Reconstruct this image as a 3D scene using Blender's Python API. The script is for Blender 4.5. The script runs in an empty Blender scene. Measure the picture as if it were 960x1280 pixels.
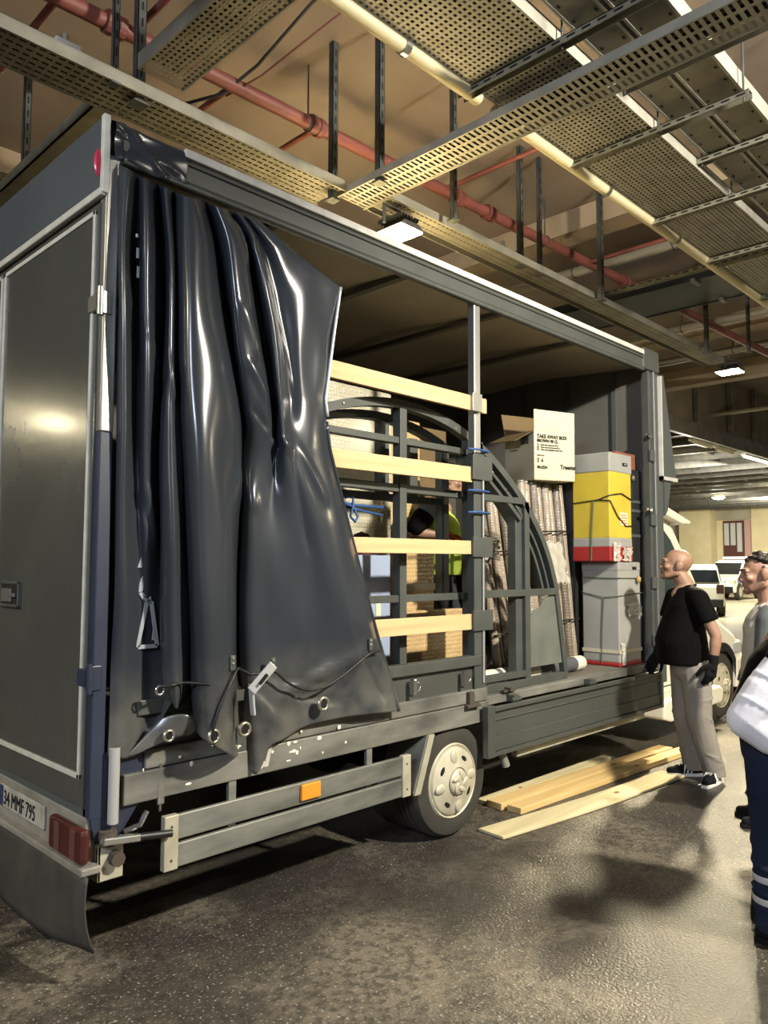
import bpy, bmesh, math, random
from mathutils import Vector, Matrix, Euler
R = math.radians
random.seed(7)
scene = bpy.context.scene
COL = scene.collection

# ------------------------------------------------------------------ camera
cam = bpy.data.cameras.new('camera')
cam.sensor_fit = 'HORIZONTAL'; cam.sensor_width = 36.0
cam.lens = 36.0                       # 960 px focal length on a 960 px wide frame
cam.clip_start = 0.05; cam.clip_end = 300
camo = bpy.data.objects.new('camera', cam); COL.objects.link(camo)
_yaw, _pit, _rol = R(44.42), R(3.93), R(0.18)
_f = Vector((math.cos(_yaw)*math.cos(_pit), math.sin(_yaw)*math.cos(_pit), math.sin(_pit)))
_r = Vector((math.sin(_yaw), -math.cos(_yaw), 0)); _u = _r.cross(_f)
_c, _s = math.cos(_rol), math.sin(_rol)
_r2 = _c*_r + _s*_u; _u2 = -_s*_r + _c*_u
_m = Matrix((_r2, _u2, -_f)).transposed().to_4x4(); _m.translation = (0, 0, 1.65)
camo.matrix_world = _m
scene.camera = camo

# ------------------------------------------------------------------ world, lights, exposure
scene.view_settings.view_transform = 'Standard'
scene.view_settings.look = 'None'
scene.view_settings.gamma = 1.0
scene.view_settings.use_curve_mapping = False
scene.view_settings.exposure = 0.0
w = bpy.data.worlds.new('world'); scene.world = w; w.use_nodes = True
_bg = w.node_tree.nodes['Background']
_bg.inputs[0].default_value = (0.95, 0.86, 0.72, 1); _bg.inputs[1].default_value = 0.32

WARM = (1.0, 0.87, 0.58); COOL = (0.72, 0.82, 1.0); NEUT = (1.0, 0.93, 0.80)
def light(name, kind, loc, power, color, target=None, size=0.3, sizey=None, spread=None, blend=0.5, cone=140):
    d = bpy.data.lights.new(name, kind); d.energy = power; d.color = color
    if kind == 'AREA':
        d.shape = 'RECTANGLE'; d.size = size; d.size_y = sizey or size
        if spread: d.spread = R(spread)
    elif kind == 'SPOT':
        d.spot_size = R(cone); d.spot_blend = blend; d.shadow_soft_size = size
    else: d.shadow_soft_size = size
    o = bpy.data.objects.new(name, d); COL.objects.link(o); o.location = loc
    if target is not None:
        o.rotation_euler = (Vector(target)-Vector(loc)).to_track_quat('-Z', 'Y').to_euler()
    return o
LAMPS = [(4.02, 3.80, 4.10), (9.90, 3.58, 4.10)]            # the two yellow floodlights in view
light('flood_near', 'AREA', (4.02, 3.80, 4.04), 260, WARM, (4.02, 3.80, 0), 0.26)
light('flood_far', 'AREA', (9.88, 3.56, 4.04), 390, WARM, (7.6, 2.6, 0), 0.26, spread=125)
light('flood_behind', 'AREA', (4.10, -1.35, 4.50), 1000, NEUT, (4.2, 2.6, 1.0), 0.26)   # the floodlight behind the photographer
light('flood_rear', 'AREA', (-2.2, 3.7, 4.1), 150, WARM, (-1.4, 3.7, 0), 0.26)
light('tube_rear', 'AREA', (-4.6, -0.6, 4.3), 430, COOL, (1.2, 3.2, 2.6), 2.2, 0.5)    # cool tubes at the garage entrance behind
light('flood_left', 'AREA', (-2.5, 13.0, 4.05), 30, WARM, (-1.5, 10.0, 0), 0.3)
light('flood_row', 'AREA', (10.4, -2.6, 4.2), 290, WARM, (10.4, -2.2, 0), 0.3)
light('tube_far', 'AREA', (25.0, 10.0, 4.8), 800, (1, .96, .84), (27.0, 11.5, 0), 3.0, 0.6)
light('tube_glow', 'POINT', (23.0, 9.6, 4.45), 260, (1, .95, .82), None, 0.4)
light('round_glow', 'POINT', (36.7, 13.95, 4.5), 320, (1, .95, .82), None, 0.3)
light('void_fill', 'POINT', (17.5, 5.0, 4.6), 160, (1, .86, .6), None, 0.3)  # added fill light without a fixture, brightens the dark space under the high slab
light('flood_wall', 'AREA', (40.0, 12.5, 4.9), 950, (1, .95, .80), (47.5, 17.0, 1.5), 0.6)
light('flood_cars', 'AREA', (33.0, 9.0, 5.0), 1200, (1, .93, .72), (36.0, 11.8, 0), 0.6)

# ------------------------------------------------------------------ materials
def lin(c):
    if isinstance(c, str):
        c = [int(c[i:i+2], 16)/255 for i in (0, 2, 4)]
    return tuple(((x+0.055)/1.055)**2.4 if x > 0.04045 else x/12.92 for x in c)
MATS = {}
def mat(name, col, rough=0.5, metal=0.0, col2=None, scale=6.0, detail=5, lo=0.35, hi=0.7, bump=0.0, bscale=60.0,
        rough2=None, stretch=(1, 1, 1), coat=0.0, emit=None, estr=0.0, trans=0.0, alpha=1.0, spec=0.5, ior=1.45, sub=0.0):
    m = bpy.data.materials.new(name); m.use_nodes = True; MATS[name] = m
    nt = m.node_tree; b = nt.nodes['Principled BSDF']
    b.inputs['Base Color'].default_value = (*lin(col), 1); b.inputs['Roughness'].default_value = rough
    b.inputs['Metallic'].default_value = metal; b.inputs['Specular IOR Level'].default_value = spec
    b.inputs['Coat Weight'].default_value = coat; b.inputs['Coat Roughness'].default_value = 0.15
    b.inputs['Transmission Weight'].default_value = trans; b.inputs['Alpha'].default_value = alpha
    b.inputs['IOR'].default_value = ior
    if sub: b.inputs['Subsurface Weight'].default_value = sub; b.inputs['Subsurface Scale'].default_value = 0.02
    if emit: b.inputs['Emission Color'].default_value = (*lin(emit), 1); b.inputs['Emission Strength'].default_value = estr
    if col2 or bump or rough2 is not None:
        tc = nt.nodes.new('ShaderNodeTexCoord'); mp = nt.nodes.new('ShaderNodeMapping')
        mp.inputs['Scale'].default_value = stretch
        nt.links.new(tc.outputs['Object'], mp.inputs[0])
        nz = nt.nodes.new('ShaderNodeTexNoise'); nz.inputs['Scale'].default_value = scale; nz.inputs['Detail'].default_value = detail
        nt.links.new(mp.outputs[0], nz.inputs['Vector'])
        mr = nt.nodes.new('ShaderNodeMapRange'); mr.inputs[1].default_value = lo; mr.inputs[2].default_value = hi
        nt.links.new(nz.outputs[0], mr.inputs[0])
        if col2:
            mx = nt.nodes.new('ShaderNodeMix'); mx.data_type = 'RGBA'
            mx.inputs[6].default_value = (*lin(col), 1); mx.inputs[7].default_value = (*lin(col2), 1)
            nt.links.new(mr.outputs[0], mx.inputs[0]); nt.links.new(mx.outputs[2], b.inputs['Base Color'])
        if rough2 is not None:
            m2 = nt.nodes.new('ShaderNodeMapRange'); m2.inputs[1].default_value = lo; m2.inputs[2].default_value = hi
            m2.inputs[3].default_value = rough; m2.inputs[4].default_value = rough2
            nt.links.new(nz.outputs[0], m2.inputs[0]); nt.links.new(m2.outputs[0], b.inputs['Roughness'])
        if bump:
            n2 = nt.nodes.new('ShaderNodeTexNoise'); n2.inputs['Scale'].default_value = bscale; n2.inputs['Detail'].default_value = 4
            nt.links.new(mp.outputs[0], n2.inputs['Vector'])
            bp = nt.nodes.new('ShaderNodeBump'); bp.inputs['Strength'].default_value = bump; bp.inputs['Distance'].default_value = 0.01
            nt.links.new(n2.outputs[0], bp.inputs['Height']); nt.links.new(bp.outputs[0], b.inputs['Normal'])
    return m
def M(n): return MATS[n]

mat('asphalt_tmp', '3a3935')
mat('concrete_ceiling', '8e8071', 0.9, col2='7c6e60', scale=0.9, lo=0.3, hi=0.7, bump=0.15, bscale=14)
mat('concrete_beam', '9b8a70', 0.9, col2='8a7860', scale=2.0, bump=0.15, bscale=14)
mat('concrete_dark', '5a5245', 0.95, col2='6a6152', scale=1.5)
mat('wall_cream', 'c6ba93', 0.85, col2='b8ac86', scale=1.2)
mat('wall_grey', '97927f', 0.85, col2='8a8472', scale=1.2)
mat('wall_white', 'd8d2bd', 0.7)
mat('deck_white', 'c8c2ae', 0.7, col2='a9a28d', scale=1.0)
mat('door_red', '4a2a25', 0.6); mat('jamb_pink', 'a3827a', 0.7); mat('glass_pale', 'a9aaa6', 0.3)
mat('galv', '918f84', 0.5, 0.25, col2='7e7c72', scale=5, rough2=0.55)
mat('galv_dirty', '777468', 0.55, 0.3, col2='605e54', scale=4, rough2=0.65)
mat('galv_dark', '6c6a62', 0.5, 0.4, col2='55534d', scale=4)
mat('strut_dark', '4c4f4b', 0.55, 0.4, col2='3c3e3a', scale=8)
mat('strut_steel', '7a786a', 0.55, 0.2, col2='646257', scale=10)
mat('pipe_red', '6f3c33', 0.55, col2='5a3029', scale=4)
mat('pipe_cream', 'b3a988', 0.55, col2='b5aa86', scale=5)
mat('pipe_grey', '8d8674', 0.5, 0.3)
mat('tray_black', '141817', 0.5, 0.3)
mat('cable_black', '141414', 0.5); mat('cable_red', '5d2f2a', 0.5)
mat('lamp_body', '3a3a38', 0.5, 0.5)
mat('lamp_lens', 'fff3c8', 0.3, emit='ffefb4', estr=60)
mat('tube_lens', 'ffffff', 0.3, emit='fffbe8', estr=9)
# truck
mat('paint', '3f413c', 0.36, col2='454742', scale=3, rough2=0.42, coat=0.25)
mat('paint_door', '484945', 0.24, 0.2, col2='4d4e49', scale=2, rough2=0.30, coat=0.4, bump=.06, bscale=1.6)
mat('paint_panel', '4a4f52', 0.42, 0.1, col2='44494c', scale=2)
mat('paint_blue', '2a3040', 0.42, col2='252b39', scale=5)
mat('paint_matte', '454947', 0.6, col2='444846', scale=4)
mat('frame_grey', '474a45', 0.5, 0.1, col2='3e413c', scale=6)
mat('alu', '9d9d99', 0.38, 0.8, col2='8b8b87', scale=6, rough2=0.45, stretch=(1, 1, 0.2))
mat('alu_bright', 'b4b4b0', 0.4, 0.4)
mat('trim_white', 'bdbbb2', 0.5, 0.1, col2='a9a79d', scale=12)
mat('rail_dusty', '817f75', 0.55, 0.25, col2='4f4e48', scale=4, rough2=0.7, stretch=(.6, 1, 2), bump=0.08, bscale=50)
mat('guard_steel', '8f8f85', 0.42, 0.5, col2='5b5c55', scale=5, rough2=0.6, stretch=(.5, 1, 2))
mat('steel_pale', 'b8b39c', 0.5, 0.3, col2='9d9884', scale=8)
mat('chrome', 'c9c9c4', 0.2, 0.95)
mat('rust', '4a4238', 0.8, 0.2)
mat('black_plastic', '1a1a1a', 0.45)
mat('chassis', '1b1a18', 0.8)
mat('rubber', '2f2d29', 0.75, col2='3d3a33', scale=6, bump=0.1, bscale=40)
mat('tyre', '37342d', 0.8, col2='292721', scale=5, bump=0.12, bscale=60)
mat('hub', 'bfb8a2', 0.45, 0.15, col2='a39c86', scale=8, rough2=0.6)
mat('dark_void', '0c0c0b', 0.9)
mat('tail_red', '3c1613', 0.4, coat=0.2, col2='451b17', scale=4); mat('tail_pink', '553630', 0.35, coat=0.4)
mat('marker_red', 'b0304a', 0.25, coat=0.6)
mat('amber', 'd88a2a', 0.35, coat=0.3)
mat('plate_white', 'a5a296', 0.5, col2='86837a', scale=14); mat('plate_ink', '16161a', 0.5); mat('plate_blue', '2a3352', 0.5)
mat('bumper', '8e8a80', 0.6, 0.2, col2='747066', scale=6, bump=0.1)
mat('deck_wood', '6d675a', 0.75, col2='57524a', scale=3, stretch=(.4, 3, 1))
mat('inner_grey', '5f5b51', 0.75, col2='545149', scale=2)
mat('roof_tarp', 'a3987f', 0.7, col2='978c75', scale=1.5)
mat('cab_white', 'e2ddca', 0.3, coat=0.5); mat('cab_glass', '20302a', 0.08, coat=0.5)
mat("rope_blue", "2a4d80", 0.6)
mat("pine", "cbab7c", 0.6, col2="ba966a", scale=3.0, stretch=(.35, 6, 9), lo=.35, hi=.7, bump=.05, bscale=30)
mat('lettering', '8b8e92', 0.5)
mat('eyelet', 'a7a291', 0.3, 0.8)
mat('mud', '8d8674', 0.85)

# tarpaulin: glossy vinyl with dust gathering toward the lower hem
def tarp(name, c1, c2, rough):
    m = mat(name, c1, rough, coat=0.15)
    nt = m.node_tree; b = nt.nodes['Principled BSDF']
    tc = nt.nodes.new('ShaderNodeTexCoord'); g = nt.nodes.new('ShaderNodeNewGeometry')
    sx = nt.nodes.new('ShaderNodeSeparateXYZ'); nt.links.new(g.outputs['Position'], sx.inputs[0])
    mr = nt.nodes.new('ShaderNodeMapRange'); mr.inputs[1].default_value = 1.28; mr.inputs[2].default_value = 0.92
    nt.links.new(sx.outputs['Z'], mr.inputs[0])
    nz = nt.nodes.new('ShaderNodeTexNoise'); nz.inputs['Scale'].default_value = 6; nz.inputs['Detail'].default_value = 6
    nt.links.new(tc.outputs['Object'], nz.inputs['Vector'])
    n2 = nt.nodes.new('ShaderNodeMapRange'); n2.inputs[1].default_value = .25; n2.inputs[2].default_value = .75
    nt.links.new(nz.outputs[0], n2.inputs[0])
    mu = nt.nodes.new('ShaderNodeMath'); mu.operation = 'MULTIPLY'
    nt.links.new(mr.outputs[0], mu.inputs[0]); nt.links.new(n2.outputs[0], mu.inputs[1])
    m3 = nt.nodes.new('ShaderNodeMath'); m3.operation = 'MULTIPLY'; m3.inputs[1].default_value = 0.38
    nt.links.new(mu.outputs[0], m3.inputs[0])
    mx = nt.nodes.new('ShaderNodeMix'); mx.data_type = 'RGBA'
    mx.inputs[6].default_value = (*lin(c1), 1); mx.inputs[7].default_value = (*lin(c2), 1)
    nt.links.new(m3.outputs[0], mx.inputs[0]); nt.links.new(mx.outputs[2], b.inputs['Base Color'])
    ra = nt.nodes.new('ShaderNodeMath'); ra.operation = 'MULTIPLY_ADD'; ra.inputs[1].default_value = 0.35; ra.inputs[2].default_value = rough
    nt.links.new(m3.outputs[0], ra.inputs[0]); nt.links.new(ra.outputs[0], b.inputs['Roughness'])
    return m
tarp('tarp', '2b2f34', '8a8575', 0.25)

# asphalt with pale aggregate, worn pale zones and damp dark patches
def asphalt():
    m = mat('asphalt', '3a3834', 0.7); nt = m.node_tree; b = nt.nodes['Principled BSDF']
    tc = nt.nodes.new('ShaderNodeTexCoord')
    def noise(sc, det, lo, hi, rough=.55):
        n = nt.nodes.new('ShaderNodeTexNoise'); n.inputs['Scale'].default_value = sc; n.inputs['Detail'].default_value = det
        n.inputs['Roughness'].default_value = rough
        nt.links.new(tc.outputs['Object'], n.inputs['Vector'])
        r = nt.nodes.new('ShaderNodeMapRange'); r.inputs[1].default_value = lo; r.inputs[2].default_value = hi
        nt.links.new(n.outputs[0], r.inputs[0]); return n, r
    def mix(a, c2, fac, f=1.0):
        x = nt.nodes.new('ShaderNodeMix'); x.data_type = 'RGBA'
        if isinstance(a, str): x.inputs[6].default_value = (*lin(a), 1)
        else: nt.links.new(a, x.inputs[6])
        x.inputs[7].default_value = (*lin(c2), 1)
        mm = nt.nodes.new('ShaderNodeMath'); mm.operation = 'MULTIPLY'; mm.inputs[1].default_value = f
        nt.links.new(fac, mm.inputs[0]); nt.links.new(mm.outputs[0], x.inputs[0]); return x.outputs[2]
    _, wear = noise(1.3, 7, .44, .62, .65); _, damp = noise(0.55, 6, .52, .60, .62)
    _, fine = noise(26, 4, .45, .62); nagg, agg = noise(70, 3, .60, .70)
    c = mix('3d3831', '6b6355', wear.outputs[0], .9)
    c = mix(c, '2c2a25', fine.outputs[0], .7)
    c = mix(c, 'aaa598', agg.outputs[0], .7)
    c = mix(c, '2b2926', damp.outputs[0], .6)
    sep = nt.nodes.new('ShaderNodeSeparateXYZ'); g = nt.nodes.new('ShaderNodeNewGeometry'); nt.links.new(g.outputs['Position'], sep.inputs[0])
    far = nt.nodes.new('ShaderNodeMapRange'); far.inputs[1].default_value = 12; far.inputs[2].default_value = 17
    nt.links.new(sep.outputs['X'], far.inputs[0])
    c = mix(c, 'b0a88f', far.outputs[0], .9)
    nt.links.new(c, b.inputs['Base Color'])
    rr = nt.nodes.new('ShaderNodeMapRange'); rr.inputs[3].default_value = .46; rr.inputs[4].default_value = .34
    nt.links.new(damp.outputs[0], rr.inputs[0]); nt.links.new(rr.outputs[0], b.inputs['Roughness'])
    bp = nt.nodes.new('ShaderNodeBump'); bp.inputs['Strength'].default_value = .55; bp.inputs['Distance'].default_value = .012
    nt.links.new(nagg.outputs[0], bp.inputs['Height']); nt.links.new(bp.outputs[0], b.inputs['Normal'])
asphalt()

# ------------------------------------------------------------------ mesh helpers
class MB:
    """collects simple solids and becomes ONE mesh object"""
    def __init__(s): s.v = []; s.f = []
    def add(s, vs, fs):
        o = len(s.v); s.v += [tuple(v) for v in vs]; s.f += [tuple(i+o for i in f) for f in fs]; return s
    def box(s, x0, x1, y0, y1, z0, z1, rot=None, piv=None):
        vs = [Vector((x, y, z)) for x in (x0, x1) for y in (y0, y1) for z in (z0, z1)]
        if rot:
            m = Euler(rot).to_matrix(); p = Vector(piv) if piv else Vector(((x0+x1)/2, (y0+y1)/2, (z0+z1)/2))
            vs = [m @ (v-p)+p for v in vs]
        return s.add(vs, [(0, 1, 3, 2), (4, 6, 7, 5), (0, 4, 5, 1), (2, 3, 7, 6), (0, 2, 6, 4), (1, 5, 7, 3)])
    def bar(s, p0, p1, wd, h, up=(0, 0, 1)):
        p0 = Vector(p0); p1 = Vector(p1); d = (p1-p0).normalized(); u = Vector(up)
        if abs(d.dot(u)) > .98: u = Vector((0, 1, 0))
        a = d.cross(u).normalized(); u = a.cross(d).normalized()
        vs = []
        for p in (p0, p1):
            for i, j in ((-1, -1), (1, -1), (1, 1), (-1, 1)): vs.append(p+a*wd/2*i+u*h/2*j)
        return s.add(vs, [(3, 2, 1, 0), (4, 5, 6, 7), (0, 1, 5, 4), (1, 2, 6, 5), (2, 3, 7, 6), (3, 0, 4, 7)])
    def tube(s, pts, r, n=8, cap=True):
        pts = [Vector(p) for p in pts]; rs = r if isinstance(r, (list, tuple)) else [r]*len(pts)
        o = len(s.v); prev = None
        for i, p in enumerate(pts):
            d = (pts[min(i+1, len(pts)-1)]-pts[max(i-1, 0)]).normalized()
            if prev is None:
                a = d.orthogonal().normalized()
            else:
                a = (prev-d*prev.dot(d)); a = a.normalized() if a.length > 1e-5 else d.orthogonal().normalized()
            prev = a; b = d.cross(a)
            for k in range(n):
                t = 2*math.pi*k/n; s.v.append(tuple(p+(a*math.cos(t)+b*math.sin(t))*rs[i]))
        for i in range(len(pts)-1):
            for k in range(n):
                k2 = (k+1) % n; s.f.append((o+i*n+k, o+i*n+k2, o+(i+1)*n+k2, o+(i+1)*n+k))
        if cap:
            s.f.append(tuple(o+k for k in reversed(range(n)))); e = o+(len(pts)-1)*n; s.f.append(tuple(e+k for k in range(n)))
        return s
    def lathe(s, prof, c, axis='y', n=40, flip=False):
        """prof: list of (radius, offset along axis)"""
        o = len(s.v); c = Vector(c)
        for r, h in prof:
            for k in range(n):
                t = 2*math.pi*k/n; a, b = r*math.cos(t), r*math.sin(t)
                s.v.append(tuple(c+Vector({'y': (a, h, b), 'x': (h, a, b), 'z': (a, b, h)}[axis])))
        for i in range(len(prof)-1):
            for k in range(n):
                k2 = (k+1) % n; s.f.append((o+i*n+k, o+(i+1)*n+k, o+(i+1)*n+k2, o+i*n+k2))
        return s
    def torus(s, c, R0, r, axis='y', n=20, k=8):
        return s.lathe([(R0+r*math.cos(2*math.pi*i/k), r*math.sin(2*math.pi*i/k)) for i in range(k+1)], c, axis, n)
    def prism(s, poly, a0, a1, plane='xz'):
        """poly in plane coordinates, extruded along the third axis from a0 to a1"""
        def P(p, a): return {'xz': (p[0], a, p[1]), 'yz': (a, p[0], p[1]), 'xy': (p[0], p[1], a)}[plane]
        n = len(poly); vs = [P(p, a0) for p in poly]+[P(p, a1) for p in poly]
        fs = [tuple(range(n)), tuple(reversed(range(n, 2*n)))]+[(i, i+n, (i+1) % n+n, (i+1) % n) for i in range(n)]
        return s.add(vs, fs)
    def ellipsoid(s, c, r, n=14, m=10, rot=None):
        o = len(s.v); c = Vector(c); q = Euler(rot).to_matrix() if rot else None
        for i in range(m+1):
            t = math.pi*i/m
            for k in range(n):
                p = 2*math.pi*k/n; v = Vector((r[0]*math.sin(t)*math.cos(p), r[1]*math.sin(t)*math.sin(p), r[2]*math.cos(t)))
                s.v.append(tuple(c+(q @ v if q else v)))
        for i in range(m):
            for k in range(n):
                k2 = (k+1) % n; s.f.append((o+i*n+k, o+(i+1)*n+k, o+(i+1)*n+k2, o+i*n+k2))
        return s
    def sheet(s, org, u, v, L, W, pu, pv, hu, hv):
        """perforated sheet: rectangular holes hu x hv at pitch pu x pv"""
        org = Vector(org); u = Vector(u); v = Vector(v)
        nu = int(L/pu); nv = int(W/pv); cu = [0]; cv = [0]
        for i in range(nu): cu += [(i+.5)*pu-hu/2, (i+.5)*pu+hu/2]
        for i in range(nv): cv += [(i+.5)*pv-hv/2, (i+.5)*pv+hv/2]
        cu.append(nu*pu); cv.append(nv*pv)
        o = len(s.v); m = len(cv)
        s.v += [tuple(org+u*a+v*b) for a in cu for b in cv]
        for i in range(len(cu)-1):
            for j in range(len(cv)-1):
                if i % 2 and j % 2: continue
                q = o+i*m+j; s.f.append((q, q+m, q+m+1, q+1))
        return s
ORG = {}
def build(name, mb, material, parent=None, smooth=False, bevel=0.0, seg=2, label=None, kind=None):
    me = bpy.data.meshes.new(name)
    vs = mb.v
    lo = [min(v[i] for v in vs) for i in range(3)]; hi = [max(v[i] for v in vs) for i in range(3)]
    c = Vector([(a+b)/2 for a, b in zip(lo, hi)])
    me.from_pydata([(v[0]-c[0], v[1]-c[1], v[2]-c[2]) for v in vs], [], mb.f); me.update()
    bm = bmesh.new(); bm.from_mesh(me); bmesh.ops.recalc_face_normals(bm, faces=bm.faces); bm.to_mesh(me); bm.free()
    return link(name, me, material, parent, c, smooth, bevel, seg, label, kind)
def link(name, me, material, parent, c, smooth=False, bevel=0.0, seg=2, label=None, kind=None):
    me.materials.clear(); me.materials.append(M(material) if isinstance(material, str) else material)
    o = bpy.data.objects.new(name, me); COL.objects.link(o)
    po = ORG.get(parent.name, Vector()) if parent else Vector()
    o.location = c-po; ORG[o.name] = Vector(c)
    if parent: o.parent = parent
    if smooth:
        me.polygons.foreach_set('use_smooth', [True]*len(me.polygons))
        if smooth != True:
            me.set_sharp_from_angle(angle=R(smooth))
    if bevel:
        b = o.modifiers.new('bevel', 'BEVEL'); b.width = bevel; b.segments = seg; b.limit_method = 'ANGLE'; b.angle_limit = R(40)
    if label: o['label'] = label
    if kind: o['kind'] = kind
    return o
def thing(name, label, cat, loc, group=None):
    o = bpy.data.objects.new(name, None); COL.objects.link(o); o.location = loc; ORG[o.name] = Vector(loc)
    o.empty_display_size = 0.1
    o['label'] = label; o['category'] = cat
    if group: o['group'] = group
    return o
def tag(o, label, cat, group=None):
    o['label'] = label; o['category'] = cat
    if group: o['group'] = group
    return o
def B(x0, x1, y0, y1, z0, z1, rot=None): return MB().box(x0, x1, y0, y1, z0, z1, rot)
def text_mesh(name, s, size, material, parent, origin, xdir, ydir, depth=0.0015, label=None, sx=1.0, bold=0.0):
    cu = bpy.data.curves.new(name, 'FONT'); cu.body = s; cu.size = size; cu.extrude = depth; cu.resolution_u = 2; cu.offset = bold
    t = bpy.data.objects.new(name, cu); COL.objects.link(t)
    bpy.context.view_layer.update()
    me = bpy.data.meshes.new_from_object(t.evaluated_get(bpy.context.evaluated_depsgraph_get()))
    bpy.data.objects.remove(t)
    X = Vector(xdir).normalized(); Yv = Vector(ydir).normalized(); Z = X.cross(Yv)
    m = Matrix((X*sx, Yv, Z)).transposed()
    for v in me.vertices: v.co = m @ v.co
    me.name = name
    return link(name, me, material, parent, Vector(origin), label=label)
# ================================================================== THE SETTING
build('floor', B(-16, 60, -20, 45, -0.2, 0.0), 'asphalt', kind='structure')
build('ceiling', B(-16, 14.5, -20, 45, 5.40, 5.6), 'concrete_ceiling', kind='structure')
build('ceiling', B(14.5, 60, -20, 45, 6.9, 7.1), 'concrete_dark', kind='structure')
build('trim_1', B(14.35, 14.65, -20, 30, 5.08, 7.0), 'concrete_beam', kind='structure')
build('trim_2', B(7.0, 7.32, -20, 20, 5.16, 5.41), 'concrete_beam', kind='structure')
build('trim_3', B(11.6, 11.95, -20, 20, 5.16, 5.41), 'concrete_beam', kind='structure')
build('trim_4', B(-16, 14.3, 7.15, 7.5, 5.17, 5.41), 'concrete_beam', kind='structure')
build('wall_left', B(-16, 14.3, 15.0, 15.2, 0, 5.4), 'concrete_dark', kind='structure')
# far end: pier, recess with a red door, cream wall
build('wall_far', B(48.4, 48.7, 5, 40, 0, 6.9), 'wall_cream', kind='structure')
build('wall_pier', B(47.4, 48.4, 18.55, 20.5, 0, 6.9), 'wall_cream', kind='structure')
build('wall_recess', B(47.9, 48.4, 20.5, 22.6, 0, 6.9), 'wall_grey', kind='structure')
build('wall_lintel', B(48.2, 48.4, 16.5, 18.55, 4.45, 6.9), 'wall_grey', kind='structure')
dr = build('door_1', B(48.25, 48.4, 16.85, 18.1, 0, 4.4), 'door_red', kind='structure')
for k in range(3):
    build('pane', B(48.2, 48.26, 17.0+k*.38, 17.28+k*.38, 2.9 if k else 2.5, 4.25), 'glass_pale', dr)
build('jamb', B(48.15, 48.4, 16.5, 16.83, 0, 4.4), 'jamb_pink', dr, label='pale pink door jamb')
build('trim_5', B(15.0, 47.4, 8.03, 8.12, 5.3, 6.9), 'concrete_dark', kind='structure')
# lower white deck on joists over the far bays
dk = build('ceiling', B(15.2, 47.4, 8.0, 30, 5.20, 5.26), 'deck_white', kind='structure')
for k in range(19):
    x = 16.0+k*1.65
    build('joist', MB().box(x-.05, x+.05, 8.0, 30, 4.98, 5.0).box(x-.012, x+.012, 8.0, 30, 4.98, 5.2).box(x-.05, x+.05, 8.0, 30, 5.17, 5.2), 'galv_dark', dk)
pm = MB()
for k in range(19):
    for j in range(9):
        x = 16.0+k*1.65; y = 8.8+j*2.3+(k % 3)*.5
        pm.box(x+.1, x+1.5, y-.05, y+.05, 5.08, 5.19); pm.box(x+.3, x+.5, y+.6, y+.9, 5.05, 5.19)
build('purlin', pm, 'galv_dark', dk, kind='stuff')
build('edge_beam', B(15.2, 47.4, 7.9, 8.02, 4.92, 5.3), 'galv_dark', dk)
for x in (17.5, 19.6, 21.9, 23.8, 26.5): build('post', B(x-.06, x+.06, 7.88, 8.0, 5.3, 6.9), 'galv_dark', dk)
for k, (x, z) in enumerate(((17.2, 5.9), (18.6, 6.3), (20.8, 5.7))):
    tag(build('conduit', MB().tube([(x, 2, z), (x, 14, z)], .05), 'pipe_grey'),
        ['thin grey conduit under the high dark slab, lowest and nearest', 'thin grey conduit under the high dark slab, topmost of three',
         'thin grey conduit under the high dark slab, farthest of three'][k], 'conduit', 'conduits under the high slab')

# ------------------------------------------------------------------ lamps
def flood(x, y, z, label, drop=4.30):
    t = thing('floodlight', label, 'lamp', (x, y, z), 'yellow floodlights')
    build('housing', MB().prism([(x-.125, z+.0), (x+.125, z+.0), (x+.08, z+.04), (x-.08, z+.04)], y-.145, y+.145), 'lamp_body', t, bevel=.006)
    build('lens', B(x-.115, x+.115, y-.135, y+.135, z-.012, z+.001), 'lamp_lens', t)
    b = MB().bar((x-.15, y, z+.03), (x-.15, y, z+.17), .03, .006).bar((x+.15, y, z+.03), (x+.15, y, z+.17), .03, .006).bar((x-.15, y, z+.17), (x+.15, y, z+.17), .03, .006)
    build('bracket', b, 'lamp_body', t)
    build('drop_rod', MB().tube([(x, y, z+.17), (x, y, drop)], .010, 8), 'lamp_body', t)
    f = MB()
    for k in range(7): f.box(x-.09+k*.03-.002, x-.09+k*.03+.002, y-.12, y+.12, z+.07, z+.10)
    build('heat_sink', f, 'lamp_body', t)
flood(4.02, 3.80, 4.10, 'glaring yellow floodlight just above the truck roof edge')
flood(9.90, 3.58, 4.10, 'smaller glaring yellow floodlight at the far end of the tray row')
flood(4.10, -1.35, 4.56, 'yellow floodlight behind the photographer', 5.4)
flood(-2.5, 13.0, 4.11, 'yellow floodlight beyond the far side of the truck', 5.4)
flood(10.4, -2.6, 4.3, 'yellow floodlight out on the right', 5.4)
for x, l, lb, mt in ((20.4, .7, 'leftmost dim white tube light under the far white deck', 'wall_white'), (22.0, .7, 'middle dim white tube light under the far white deck', 'wall_white'),
                 (24.9, 1.5, 'bright white tube light under the far white deck', 'tube_lens')):
    t = thing('tube_light', lb, 'lamp', (x, 8.15, 4.9), 'white tube lights over the far bays')
    build('batten', B(x-l, x+l, 8.08, 8.22, 4.90, 4.96), 'wall_white', t)
    build('tube', MB().tube([(x-l+.05, 8.15, 4.87), (x+l-.05, 8.15, 4.87)], .035), mt, t)
t = thing('round_light', 'small round white light on the far bay ceiling', 'lamp', (36.7, 13.95, 4.85))
build('body', MB().lathe([(.001, .12), (.25, .12), (.3, 0)], (36.7, 13.95, 4.85), 'z', 20), 'wall_white', t); build('stem', MB().tube([(36.7, 13.95, 4.96), (36.7, 13.95, 5.20)], .05, 10), 'wall_white', t)
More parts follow.
